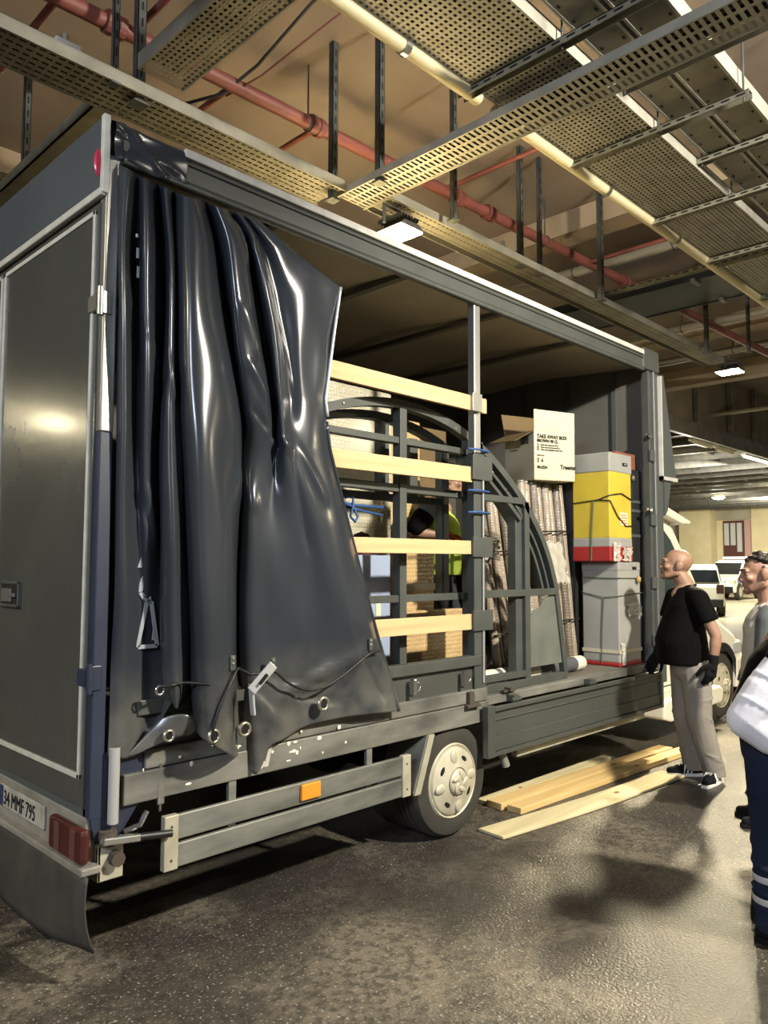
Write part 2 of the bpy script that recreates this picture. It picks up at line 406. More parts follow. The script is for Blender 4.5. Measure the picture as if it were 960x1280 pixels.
build('lens', MB().lathe([(.3, 0), (.2, -.07), (.001, -.1)], (36.7, 13.95, 4.85), 'z', 20), 'tube_lens', t, smooth=True)

# ------------------------------------------------------------------ cable trays
def tray_x(name, label, x0, x1, y0, y1, z, pu, pv, hu, hv, m, lip=.06):
    t = thing(name, label, 'cable tray', ((x0+x1)/2, (y0+y1)/2, z))
    build('tray_floor', MB().sheet((x0, y0, z), (1, 0, 0), (0, 1, 0), x1-x0, y1-y0, pu, pv, hu, hv), m, t)
    for yy in (y0, y1): build('side_rail', MB().box(x0, x1, yy-.006, yy+.006, z-.004, z+lip), m, t)
    n = int((y1-y0-.04)/.062)
    for k in range(n):
        yy = y0+.05+k*.062; build('cable', MB().tube([(x0+.1+i*(x1-x0-.2)/8, yy+.008*math.sin(i*2.3+k), z+.034) for i in range(9)], .026, 8), 'cable_black', t, smooth=True)
    return t
def tray_y(name, label, x0, x1, y0, y1, z, pu, pv, hu, hv, m, lip=.06):
    t = thing(name, label, 'cable tray', ((x0+x1)/2, (y0+y1)/2, z))
    build('tray_floor', MB().sheet((x0, y0, z), (1, 0, 0), (0, 1, 0), x1-x0, y1-y0, pu, pv, hu, hv), m, t)
    for xx in (x0, x1): build('side_rail', MB().box(xx-.006, xx+.006, y0, y1, z-.004, z+lip), m, t)
    n = int((x1-x0-.04)/.062)
    for k in range(n):
        xx = x0+.045+k*.062; build('cable', MB().tube([(xx+.008*math.sin(i*2.1+k), y0+.1+i*(y1-y0-.2)/8, z+.03) for i in range(9)], .024, 8), 'cable_black', t, smooth=True)
    return t
tr = tray_x('cable_tray', 'wide perforated cable tray with a cream pipe along its edge', 0.5, 13, 2.10, 2.66, 4.45, .04, .031, .02, .015, 'galv', .08)
build('edge_pipe', MB().tube([(1.2, 2.70, 4.44), (3.55, 2.70, 4.44)], .042, 12), 'pipe_cream', tr, smooth=40)
build('edge_pipe', MB().tube([(3.72, 2.70, 4.44), (13, 2.70, 4.44)], .042, 12), 'pipe_cream', tr, smooth=40)
for x in (2.9, 5.1, 6.3): build('pipe_clip', MB().lathe([(.045, -.02), (.05, -.02), (.05, .02), (.045, .02)], (x, 2.70, 4.44), 'x', 14), 'chrome', tr)
tray_y('cable_tray', 'narrow slotted cable tray crossing under the wide tray', 3.60, 3.87, -1.0, 4.02, 4.30, .088, .04, .066, .018, 'galv', .05)
tray_x('cable_tray', 'dusty slotted cable tray above the rear corner of the truck', -3, 3.58, 3.90, 4.20, 4.30, .05, .05, .034, .014, 'galv_dirty', .07)
tray_x('cable_tray', 'slotted cable tray running above the truck roof edge past the lamp', 3.88, 10.2, 3.74, 4.00, 4.30, .05, .065, .034, .012, 'galv_dirty', .06)
tray_y('cable_tray', 'grey perforated cable tray crossing at top left', 1.98, 2.26, 2.80, 3.88, 4.42, .031, .04, .015, .02, 'galv_dirty', .09)
t = thing('cable_tray', 'long dark steel channel running left behind the truck roof', 'cable tray', (1.96, 5.4, 4.35))
build('channel', MB().box(1.90, 2.02, 4.0, 7.1, 4.34, 4.35).box(1.90, 1.91, 4.0, 7.1, 4.34, 4.42).box(2.01, 2.02, 4.0, 7.1, 4.34, 4.42), 'strut_steel', t)
for y0, y1, lb in ((1.84, 2.03, 'solid grey cable tray beside the wide perforated one'), (1.58, 1.80, 'solid bright edged cable tray at far right')):
    t = thing('cable_tray', lb, 'cable tray', (5, (y0+y1)/2, 4.52))
    for k in range(5):
        x0 = .5+k*2.45
        build('tray_floor', B(x0, x0+2.44, y0, y1, 4.52, 4.524), 'galv_dirty', t)
    for yy in (y0, y1): build('side_rail', B(.5, 12.7, yy-.008, yy+.008, 4.515, 4.62), 'galv', t)
    sc = MB()
    for k in range(80):
        for yy in (y0+.03, y1-.03): sc.box(.6+k*.15, .625+k*.15, yy-.006, yy+.006, 4.516, 4.519)
    build('slot_row', sc, 'dark_void', t, kind='stuff')
t = thing('cable_tray', 'black cable tray crossing beyond the truck front', 'cable tray', (8.6, 3.8, 4.8))
build('tray_floor', B(8.15, 9.0, 2.5, 5.4, 4.74, 4.75), 'tray_black', t)
for xx in (8.15, 9.0): build('side_rail', B(xx-.01, xx+.01, 2.5, 5.4, 4.73, 4.84), 'tray_black', t)
for y in (3.3, 4.5):
    for x0, x1 in ((8.1, 8.3), (8.9, 9.06)): build('clamp', MB().box(x0, x1, y-.02, y+.02, 4.71, 4.74), 'galv_dark', t)
# slotted struts carrying the trays
def strut_y(x, y0, y1, z, label, hang=True):
    t = thing('support_strut', label, 'strut', (x, (y0+y1)/2, z), 'slotted struts under the cable trays')
    m = MB().box(x-.03, x+.03, y0, y1, z-.005, z).box(x-.03, x-.026, y0, y1, z-.04, z).box(x+.026, x+.03, y0, y1, z-.04, z)
    build('channel', m, 'strut_steel', t)
    s = MB()
    for k in range(int((y1-y0)/.09)): s.box(x-.0315, x-.0295, y0+.02+k*.09, y0+.07+k*.09, z-.026, z-.014)
    build('slots', s, 'dark_void', t, kind='stuff')
    if hang:
        for yy in (y0+.04, 2.065): build('hanger', MB().tube([(x, yy, z-.05), (x, yy, 5.40)], .006, 6), 'strut_dark', t)
for x, y0, y1, lb in ((3.45, 1.50, 2.75, 'dusty strut nearest the top edge, ending at the cream pipe'), (4.60, 1.50, 2.70, 'slotted strut under the wide tray, second below the crossing tray'),
                      (5.85, 1.2, 2.68, 'slotted strut under the wide tray, third below the crossing tray'), (6.95, 1.2, 2.68, 'slotted strut under the wide tray, farthest at the right edge'),
                      (8.3, 1.2, 2.68, 'slotted strut under the wide tray beyond the right edge')):
    strut_y(x, y0, y1, 4.44, lb)
strut_y(4.15, 1.0, 2.09, 4.51, 'dark strut under the solid trays, upper of the pair')
strut_y(5.3, 1.0, 2.09, 4.51, 'dark strut under the solid trays, lower of the pair')
strut_y(7.1, 1.9, 4.06, 4.45, 'long slotted strut crossing from the wide tray to the tray by the lamp')
# hangers dropping from the slab
HG = [(1.97, 5.5, 4.36, .022, 'strut hanger at the far left edge behind the truck roof'), (1.86, 3.92, 4.30, .016, 'thin strut hanger left of the corner tray crossing'),
      (2.03, 3.97, 4.28, .026, 'thick strut hanger at the corner tray crossing'), (3.52, 3.97, 4.24, .024, 'strut hanger left of the yellow lamp, longest in view'),
      (3.62, 3.60, 4.27, .024, 'strut hanger holding the crossing tray above the yellow lamp'), (4.42, 3.60, 4.27, .02, 'strut hanger right of the yellow lamp'),
      (5.60, 3.80, 4.30, .022, 'left one of two close strut hangers over the truck roof'), (5.88, 3.78, 4.30, .018, 'right one of two close strut hangers over the truck roof'),
      (6.78, 3.66, 4.26, .024, 'strut hanger over the right part of the truck roof'), (9.23, 3.60, 4.22, .022, 'strut hanger just left of the far floodlight'),
      (9.86, 3.33, 4.30, .018, 'strut hanger just right of the far floodlight')]
for x, y, z, r, lb in HG:
    t = thing('hanger_strut', lb, 'hanger', (x, y, z), 'steel hangers dropping from the slab')
    build('channel', MB().box(x-r, x+r, y-r, y-r+.004, z, 5.41).box(x-r, x-r+.004, y-r, y+r, z, 5.41).box(x+r-.004, x+r, y-r, y+r, z, 5.41), 'strut_dark', t)
    build('foot_plate', B(x-r*1.7, x+r*1.7, y-r*1.7, y+r*1.7, z-.012, z), 'strut_dark', t)
    s = MB()
    for k in range(int((5.35-z)/.1)): s.box(x-.006, x+.006, y-r-.002, y-r+.001, z+.05+k*.1, z+.10+k*.1)
    build('slots', s, 'dark_void', t, kind='stuff')
# ------------------------------------------------------------------ red sprinkler main
t = thing('sprinkler_pipe', 'thick red sprinkler main running along under the brown slab', 'pipe', (4.5, 4.25, 4.95))
def py(x): return 4.38-(x-1)*.036
build('main', MB().tube([(x, py(x), 4.95) for x in (-1, 3.6, 14.3)], .05, 14), 'pipe_red', t, smooth=40)
for x in (2.05, 3.62, 5.25, 5.7, 8.2): build('coupling', MB().lathe([(.05, -.06), (.07, -.06), (.07, -.015), (.06, -.01), (.06, .01), (.07, .015), (.07, .06), (.05, .06)], (x, py(x), 4.95), 'x', 14), 'pipe_red', t)
for x, ya, yb in ((1.71, 4.34, 5.3), (2.16, 4.3, 2.4), (2.9, 4.3, 4.9), (3.64, 4.3, 5.4), (5.05, 4.2, 2.75), (7.4, 4.1, 2.4)):
    b = build('branch', MB().tube([(x, ya, 4.95), (x, yb, 4.95)], .022, 10), 'pipe_red', t, smooth=40)
for x in (1.2, 3.55, 6.6): build('hanger', MB().tube([(x, py(x), 5.41), (x, py(x), 5.0)], .007, 6).torus((x, py(x), 4.95), .056, .006, 'x'), 'strut_dark', t)
for k, (x, y0, y1, z, r) in enumerate(((7.9, 2.7, 6.5, 5.10, .06), (9.38, 2.5, 6.5, 5.10, .045), (10.9, 2.5, 7, 5.1, .055), (12.9, 2.0, 7, 5.2, .06))):
    tg = thing('conduit', ['pale pipe crossing beyond the truck front, nearest of four', 'slim pipe crossing behind the black tray, second of four',
                           'pipe crossing above the far floodlight, third of four', 'farthest pipe crossing behind the far floodlight'][k], 'pipe', (x, y0, z), 'grey pipes crossing under the slab')
    build('pipe', MB().tube([(x, y0, z), (x, y1, z)], r, 12), 'pipe_grey', tg, smooth=40)
    for yy in (3.4, 4.6): build('clamp', MB().tube([(x, yy, 5.395), (x, yy, z+r)], .007, 6).torus((x, yy, z), r+.005, .006, 'y'), 'strut_dark', tg)
tag(build('ceiling_cable', MB().tube([(2.70, 4.62, 4.86), (2.86, 4.38, 4.90), (2.95, 4.1, 5.02), (3.0, 3.6, 5.22), (3.1, 3.2, 5.38)], .011, 8), 'cable_black', smooth=True), 'black cable rising from the red pipe to the slab', 'cable')
tag(build('ceiling_cable', MB().tube([(2.9, 4.4, 4.91), (3.0, 4.12, 4.98), (3.12, 3.6, 5.14), (3.3, 3.1, 5.36)], .007, 8), 'cable_red', smooth=True), 'thin red cable crossing beside the black ceiling cable', 'cable')
t = thing('junction_box', 'small pale junction box on the tray at upper left', 'box', (1.62, 4.02, 4.4))
build('box', B(1.56, 1.70, 3.98, 4.08, 4.37, 4.46), 'trim_white', t, bevel=.008); build('gland', MB().tube([(1.63, 4.03, 4.46), (1.63, 4.03, 4.52)], .015), 'pipe_grey', t)
t = thing('smoke_detector', 'small pale detector on the tray right of the lamp', 'detector', (5.4, 3.85, 4.36))
build('base', B(5.34, 5.46, 3.80, 3.90, 4.36, 4.40), 'trim_white', t, bevel=.006); build('head', MB().tube([(5.4, 3.85, 4.40), (5.4, 3.85, 4.48)], [.035, .02], 12), 'trim_white', t, smooth=40)
CURTAIN = [
   [(1.475, 3.04, 3.359), (1.484, 3.04, 3.028), (1.488, 3.04, 2.825), (1.491, 3.04, 2.617), (1.497, 3.04, 2.342), (1.5, 3.04, 2.138), (1.504, 3.04, 1.833), (1.505, 3.04, 1.402), (1.499, 3.04, 1.141), (1.493, 3.04, 0.868)] ,
   [(1.49, 2.99, 3.322), (1.479, 2.98, 3.008), (1.481, 2.979, 2.809), (1.488, 2.981, 2.604), (1.502, 2.988, 2.335), (1.509, 2.993, 2.134), (1.515, 3.0, 1.832), (1.532, 3.01, 1.402), (1.538, 3.02, 1.139), (1.539, 3.02, 0.854)] ,
   [(1.56, 3.04, 3.338), (1.579, 3.07, 3.067), (1.586, 3.072, 2.862), (1.591, 3.069, 2.645), (1.598, 3.062, 2.361), (1.599, 3.054, 2.151), (1.601, 3.04, 1.837), (1.624, 3.04, 1.396), (1.631, 3.04, 1.127), (1.613, 3.04, 0.848)] ,
   [(1.566, 2.98, 3.305), (1.57, 2.96, 3.031), (1.575, 2.958, 2.831), (1.582, 2.961, 2.62), (1.592, 2.967, 2.346), (1.603, 2.977, 2.143), (1.623, 3.0, 1.837), (1.664, 3.04, 1.394), (1.698, 3.06, 1.117), (1.66, 3.06, 0.853)] ,
   [(1.668, 3.07, 3.356), (1.713, 3.09, 3.115), (1.723, 3.091, 2.905), (1.728, 3.09, 2.679), (1.733, 3.091, 2.387), (1.733, 3.086, 2.169), (1.73, 3.07, 1.844), (1.733, 3.04, 1.39), (1.755, 3.04, 1.113), (1.703, 3.06, 0.906)] ,
   [(1.672, 3.04, 3.34), (1.694, 3.02, 3.087), (1.699, 3.014, 2.879), (1.695, 3.008, 2.655), (1.682, 3.002, 2.365), (1.678, 2.997, 2.153), (1.682, 2.99, 1.839), (1.697, 2.99, 1.395), (1.71, 2.99, 1.157), (1.747, 2.99, 1.052)] ,
   [(1.656, 2.97, 3.298), (1.674, 2.95, 3.06), (1.677, 2.944, 2.856), (1.677, 2.937, 2.636), (1.675, 2.923, 2.353), (1.68, 2.916, 2.145), (1.692, 2.91, 1.836), (1.715, 2.91, 1.398), (1.726, 2.92, 1.163), (1.747, 2.95, 1.04)] ,
   [(1.712, 3.02, 3.325), (1.732, 3.01, 3.096), (1.738, 3.004, 2.888), (1.746, 2.998, 2.664), (1.766, 2.991, 2.377), (1.782, 2.989, 2.164), (1.806, 2.99, 1.844), (1.833, 2.99, 1.388), (1.834, 2.99, 1.144), (1.801, 2.99, 1.045)] ,
   [(1.754, 3.08, 3.358), (1.778, 3.09, 3.135), (1.792, 3.09, 2.925), (1.808, 3.09, 2.697), (1.832, 3.089, 2.402), (1.854, 3.093, 2.183), (1.889, 3.1, 1.852), (1.912, 3.1, 1.377), (1.922, 3.1, 1.124), (1.921, 3.1, 1.016)] ,
   [(1.738, 3.01, 3.32), (1.732, 2.99, 3.09), (1.735, 2.984, 2.883), (1.741, 2.978, 2.659), (1.752, 2.972, 2.372), (1.764, 2.967, 2.16), (1.788, 2.96, 1.842), (1.818, 2.96, 1.39), (1.836, 2.96, 1.113), (1.865, 2.96, 0.921)] ,
   [(1.73, 2.94, 3.278), (1.737, 2.91, 3.068), (1.737, 2.892, 2.861), (1.74, 2.875, 2.637), (1.75, 2.854, 2.354), (1.761, 2.845, 2.147), (1.781, 2.84, 1.837), (1.806, 2.84, 1.397), (1.828, 2.84, 1.127), (1.861, 2.86, 0.893)] ,
   [(1.772, 2.93, 3.275), (1.805, 2.91, 3.089), (1.824, 2.892, 2.884), (1.847, 2.876, 2.66), (1.886, 2.863, 2.377), (1.898, 2.856, 2.163), (1.899, 2.85, 1.843), (1.917, 2.85, 1.391), (1.931, 2.85, 1.115), (1.95, 2.87, 0.833)] ,
   [(1.863, 3.01, 3.323), (1.92, 3.0, 3.152), (1.955, 2.994, 2.947), (1.996, 2.988, 2.717), (2.06, 2.982, 2.422), (2.068, 2.974, 2.195), (2.042, 2.96, 1.853), (2.043, 2.96, 1.378), (2.053, 2.96, 1.089), (2.063, 2.96, 0.777)] ,
   [(1.936, 3.1, 3.375), (1.999, 3.11, 3.21), (2.046, 3.115, 3.002), (2.101, 3.123, 2.768), (2.186, 3.138, 2.465), (2.204, 3.141, 2.227), (2.185, 3.14, 1.867), (2.185, 3.14, 1.361), (2.196, 3.14, 1.053), (2.197, 3.12, 0.752)] ,
   [(1.925, 3.04, 3.339), (1.972, 3.04, 3.18), (2.03, 3.06, 2.968), (2.077, 3.07, 2.747), (2.13, 3.07, 2.443), (2.157, 3.07, 2.212), (2.155, 3.07, 1.863), (2.148, 3.06, 1.367), (2.163, 3.06, 1.066), (2.187, 3.06, 0.719)] ,
   [(1.902, 2.95, 3.29), (1.95, 2.92, 3.137), (1.978, 2.91, 2.916), (2.015, 2.92, 2.702), (2.089, 2.94, 2.417), (2.18, 3.01, 2.208), (2.17, 3.02, 1.861), (2.172, 3.01, 1.369), (2.184, 3.0, 1.07), (2.202, 2.99, 0.674)] ,
   [(1.967, 2.97, 3.3), (2.029, 2.94, 3.168), (2.072, 2.93, 2.946), (2.112, 2.93, 2.725), (2.181, 2.94, 2.432), (2.258, 3.0, 2.216), (2.233, 3.01, 1.864), (2.258, 3.0, 1.365), (2.279, 2.99, 1.061), (2.267, 2.98, 0.783)] ,
   [(2.049, 3.06, 3.349), (2.14, 3.06, 3.239), (2.202, 3.06, 3.014), (2.254, 3.06, 2.783), (2.321, 3.05, 2.47), (2.325, 3.03, 2.218), (2.293, 3.0, 1.866), (2.332, 2.99, 1.361), (2.361, 2.99, 1.051), (2.35, 2.99, 0.805)] ,
   [(2.034, 2.97, 3.307), (2.118, 2.95, 3.199), (2.181, 2.94, 2.978), (2.237, 2.94, 2.755), (2.276, 2.94, 2.447), (2.307, 2.95, 2.216), (2.376, 2.98, 1.869), (2.449, 2.98, 1.356), (2.477, 2.99, 1.039), (2.464, 2.99, 0.841)] ,
   [(2.119, 3.04, 3.35), (2.222, 3.04, 3.246), (2.297, 3.03, 3.023), (2.351, 3.03, 2.798), (2.389, 3.02, 2.476), (2.352, 2.95, 2.213), (2.459, 2.97, 1.872), (2.56, 2.97, 1.351), (2.603, 2.99, 1.025), (2.604, 2.99, 0.857)] ,
   [(2.126, 3.01, 3.337), (2.261, 3.0, 3.225), (2.391, 2.995, 3.023), (2.432, 2.99, 2.787), (2.457, 2.99, 2.483), (2.434, 2.97, 2.224), (2.528, 2.94, 1.874), (2.675, 2.94, 1.346), (2.77, 2.98, 1.007), (2.783, 2.98, 0.858)] ,
   [(2.15, 3.01, 3.339), (2.341, 3.0, 3.229), (2.539, 2.995, 3.07), (2.549, 2.99, 2.812), (2.531, 2.99, 2.494), (2.515, 2.98, 2.242), (2.614, 2.94, 1.878), (2.784, 2.93, 1.341), (2.913, 2.97, 0.993), (2.95, 2.97, 0.853)] ,
   [(2.164, 3.01, 3.34), (2.402, 3.005, 3.232), (2.638, 3.0, 3.105), (2.619, 2.995, 2.828), (2.573, 2.995, 2.501), (2.588, 2.99, 2.252), (2.714, 2.97, 1.883), (2.901, 2.96, 1.333), (3.045, 2.98, 0.977), (3.08, 2.97, 0.844)] ,
   [(2.169, 3.01, 3.339), (2.442, 3.01, 3.233), (2.715, 3.01, 3.144), (2.655, 3.0, 2.837), (2.605, 3.0, 2.507), (2.656, 3.01, 2.261), (2.813, 3.04, 1.89), (3.023, 3.04, 1.322), (3.14, 3.01, 0.963), (3.161, 2.98, 0.837)] ,
]
# ================================================================== THE TRUCK
XR, XF, YL, YR = 1.43, 6.62, 3.05, 5.36         # box: rear, front, near side, far side
truck = thing('truck', 'dark grey box truck with its side curtain drawn back and cargo inside', 'truck', ((XR+9.2)/2, 4.2, 0))
# --- load floor, roof, walls
build('load_floor', B(XR+.06, XF, YL+.06, YR, .72, .80), 'deck_wood', truck)
for k in range(10):
    y0 = YL+.07+k*.225
    build('floor_board', B(XR+.07, XF-.05, y0, y0+.221, .79, .803), 'deck_wood', truck)
build('bed_sill', MB().box(4.05, XF-.03, YL-.01, YL+.07, .745, .8025), 'rail_dusty', truck, bevel=.006)
build('roof_skin', MB().prism([(YL, 3.44), (YL, 3.50), (YL+.3, 3.545), (4.2, 3.565), (YR-.3, 3.545), (YR, 3.5), (YR, 3.44), (4.2, 3.51)], XR+.05, XF, 'yz'), 'roof_tarp', truck)
for x in (2.4, 3.4, 4.4, 5.4): build('roof_bow', B(x-.025, x+.025, YL+.1, YR, 3.42, 3.455), 'inner_grey', truck)
build('front_wall', B(XF-.06, XF, YL+.06, YR, .72, 3.5), 'inner_grey', truck)
for k in range(4):
    y = 3.42+k*.5
    build('wall_rib', B(XF-.085, XF-.055, y-.02, y+.02, .8, 3.44), 'paint_matte', truck)
fs = MB(); n = 60
vs = []
for i in range(n+1):
    x = XR+.06+(XF-XR-.1)*i/n
    for z in (.8, 1.7, 2.6, 3.46): vs.append((x, YR-.03+.012*math.sin(x*17)+.006*math.sin(x*41+z*3), z))
fs.add(vs, [(i*4+j, i*4+j+1, i*4+j+5, i*4+j+4) for i in range(n) for j in range(3)])
build('far_side_curtain', fs, 'inner_grey', truck, smooth=True)
build('far_side_board', B(XR, XF, YR-.01, YR+.03, .70, 1.15), 'paint', truck)
# --- rear face
build('rear_header', B(XR-.015, XR+.05, YL+.02, YR, 3.245, 3.56), 'paint_panel', truck)
t = build('rear_door', B(XR-.012, XR+.045, 3.085, 4.17, .665, 3.185), 'paint_door', truck)
t2 = build('rear_door', B(XR-.012, XR+.045, 4.18, 5.30, .665, 3.185), 'paint_door', truck)
def frame(x, y0, y1, z0, z1, wd, parent, nm='door_trim'):
    for a in (((y0, z0), (y1, z0)), ((y0, z1), (y1, z1)), ((y0, z0), (y0, z1)), ((y1, z0), (y1, z1))):
        (ya, za), (yb, zb) = a
        build(nm, B(x-.009, x+.004, min(ya, yb)-wd/2, max(ya, yb)+wd/2, min(za, zb)-wd/2, max(za, zb)+wd/2), 'trim_white', parent, bevel=.003, label='pale sealing strip')
frame(XR-.012, 3.125, 4.155, .785, 3.15, .022, t)
frame(XR-.012, 4.20, 5.26, .785, 3.15, .022, t2)
build('header_trim', MB().box(XR-.03, XR-.005, YL+.0, YR, 3.205, 3.24), 'trim_white', truck, bevel=.005, label='pale ledge strip over the rear doors')
build('header_trim', MB().box(XR-.025, XR+.005, YL-.01, YL+.022, 3.215, 3.56), 'trim_white', truck, bevel=.004, label='pale upright strip at the roof corner')
ml = build('marker_light', MB().ellipsoid((XR-.03, 3.075, 3.35), (.022, .012, .06)), 'marker_red', truck, smooth=True, label='small red oval marker light')
la = build('door_latch', MB().box(XR-.022, XR-.008, 3.80, 4.05, 1.44, 1.565).box(XR-.030, XR-.02, 3.80, 3.82, 1.44, 1.565).box(XR-.030, XR-.02, 3.8, 4.05, 1.44, 1.455).box(XR-.030, XR-.02, 3.8, 4.05, 1.55, 1.565), 'frame_grey', truck, bevel=.004)
build('latch_recess', B(XR-.025, XR-.0215, 3.82, 4.03, 1.455, 1.55), 'dark_void', la)
build('latch_paddle', MB().box(XR-.034, XR-.024, 3.89, 4.01, 1.465, 1.53).box(XR-.038, XR-.028, 3.83, 3.92, 1.49, 1.508), 'alu', la, bevel=.003)
build('rear_sill', B(XR-.005, XR+.06, YL+.03, YR, .555, .66), 'paint_matte', truck)
for z in (2.745, 1.187):
    h = build('door_hinge', MB().box(XR-.03, XR+.03, YL-.012, YL+.012, z-.05, z+.05).box(XR-.03, XR-.012, YL, YL+.09, z-.035, z+.035), 'alu' if z > 2 else 'paint_blue', truck, bevel=.004)
    build('hinge_pin', MB().tube([(XR-.022, YL-.012, z-.06), (XR-.022, YL-.012, z+.06)], .012, 10), 'alu' if z > 2 else 'paint_blue', h)
cp = build('corner_post', MB().box(XR-.005, XR+.055, YL-.005, YL+.055, 2.2, 3.39), 'alu', truck, bevel=.006)
build('corner_post', MB().box(XR-.005, XR+.055, YL-.005, YL+.055, .62, 2.2), 'paint_blue', truck, bevel=.006, label='dark blue lower half of the corner post')
build('corner_post', B(XR, XR+.06, YR-.06, YR, .62, 3.39), 'alu', truck, bevel=.006)
build('corner_gusset', MB().prism([(XR, .88), (XR+.22, .88), (XR+.25, .70), (XR+.13, .535), (XR+.02, .535), (XR-.0, .64)], YL-.004, YL+.02), 'paint_blue', truck, bevel=.003)
build('roller_pole', MB().tube([(XR+.085, YL-.03, .60), (XR+.085, YL-.03, .90)], .022, 16), 'alu_bright', truck, smooth=40, label='pale steel curtain roller')
lv = build('tension_lever', MB().bar((XR+.03, YL-.05, .545), (XR+.19, YL-.06, .528), .035, .03), 'chrome', truck, bevel=.006, label='steel lever with black grip')
build('grip', MB().tube([(XR+.18, YL-.06, .529), (XR+.33, YL-.07, .512)], .016, 12), 'black_plastic', lv, smooth=40)
build('ratchet', MB().lathe([(.001, -.03), (.035, -.03), (.035, .03), (.001, .03)], (XR+.07, YL-.02, .545), 'z', 16), 'rust', lv, smooth=30)
build('corner_bracket', MB().box(XR+.03, XR+.14, YL-.02, YL+.0, .375, .52).box(XR+.03, XR+.045, YL-.02, YL+.2, .375, .52), 'steel_pale', truck, bevel=.004)
build('bolt', MB().tube([(XR+.10, YL-.06, .46), (XR+.10, YL-.015, .46)], .03, 8), 'rust', truck)
build('strap_hook', MB().tube([(XR+.30, YL-.02, .80), (XR+.30, YL-.02, .60)], .007, 8).box(XR+.285, XR+.315, YL-.03, YL-.015, .63, .72), 'chrome', truck)
build('strap_hook', MB().tube([(XR+.14, YL-.02, .55), (XR+.20, YL-.04, .57), (XR+.23, YL-.04, .62)], .012, 8), 'chrome', truck)
# --- rear bumper with plate and lamps
bp = build('bumper', MB().box(XR-.01, XR+.03, 3.06, YR, .44, .63).box(XR-.05, XR+.03, 3.0, YR, .425, .455), 'bumper', truck, bevel=.006)
npl = build('number_plate', B(XR-.022, XR-.011, 3.44, 3.96, .497, .597), 'plate_white', bp, bevel=.004, label='white number plate reading 34 MMF 795')
text_mesh('plate_lettering', '34 MMF 795', .095, 'plate_ink', npl, (XR-.0235, 3.905, .513), (0, -1, 0), (0, 0, 1), sx=.78)
build('plate_band', B(XR-.0235, XR-.0215, 3.915, 3.957, .50, .594), 'plate_blue', npl)
for y0 in (3.01, 5.02):
    tl = build('tail_light', B(XR-.05, XR-.008, y0, y0+.32, .462, .60), 'tail_red', bp, bevel=.02, seg=3)
    for k, c in ((.20, 'tail_pink'), (.05, 'tail_pink')): build('lens', B(XR-.053, XR-.045, y0+k, y0+k+.05, .475, .588), c, tl)
# mud flap: wide rubber sheet, gently curled at its free edge
mf = MB(); vs = []; n = 24; k = 10
for i in range(n+1):
    y = 2.985+(5.3-2.985)*i/n
    for j in range(k+1):
        u = j/k; z = .425-(.29+.02*math.sin(y*2.2))*u
        vs.append((XR-.035+.05*u*u*math.exp(-((y-2.98)/.2)**2)-.02*math.sin(u*2.2)+.012*math.sin(y*3.1)*u, y, z))
mf.add(vs, [(i*(k+1)+j, i*(k+1)+j+1, (i+1)*(k+1)+j+1, (i+1)*(k+1)+j) for i in range(n) for j in range(k)])
o = build('mud_flap', mf, 'rubber', truck, smooth=True); s = o.modifiers.new('s', 'SOLIDIFY'); s.thickness = .008
# --- top rail along the side
tr = build('top_rail', MB().prism([(YL-.012, 3.385), (YL-.02, 3.40), (YL-.02, 3.49), (YL+.0, 3.545), (YL+.05, 3.545), (YL+.05, 3.385)], XR+.06, 6.36, 'yz'), 'paint', truck)
build('rail_lip', MB().tube([(XR+.06, YL-.01, 3.378), (6.36, YL-.01, 3.378)], .014, 10), 'frame_grey', tr, smooth=40)
build('white_strip', B(1.78, 6.345, YL-.034, YL-.015, 3.505, 3.545), 'trim_white', tr, bevel=.004, label='white moulding along the roof edge')
build('rail_groove', B(1.78, 6.345, YL-.024, YL-.018, 3.47, 3.478), 'dark_void', tr)
build('rail_cap', MB().box(6.345, 6.64, YL-.03, YL+.06, 3.385, 3.575), 'paint', tr, bevel=.01)
# tarpaulin scrap wrapped over the roof corner
ws = MB(); vs = []; n = 36; k = 14
for i in range(n+1):
    u = i/n; x = XR+.015+(.345)*u
    for j in range(k+1):
        v = j/k
        z0, z1 = 3.555+.0*u, 3.37+.012*math.sin(u*9)*1+.0*u
        z = z0+(z1-z0)*v
        d = .028+.006*math.sin(u*5+v*7)+.014*math.exp(-((u*1.3-v*.9-.02)/.06)**2)+.010*math.exp(-((u*.5+.35-v)/.05)**2)-.008*math.exp(-((u-.16)/.05)**2)+.006*math.exp(-((u*.9+.1-v)/.03)**2)
        y = YL-d*(1 if v < .95 else .9)
        if v < .12: y = YL+.03-(d+.03)*(v/.12)
        vs.append((x, y, z))
ws.add(vs, [(i*(k+1)+j, i*(k+1)+j+1, (i+1)*(k+1)+j+1, (i+1)*(k+1)+j) for i in range(n) for j in range(k)])
o = build('corner_wrap', ws, 'tarp', truck, smooth=True, label='crumpled vinyl wrapped over the roof corner')
o.modifiers.new('s', 'SUBSURF').render_levels = 1

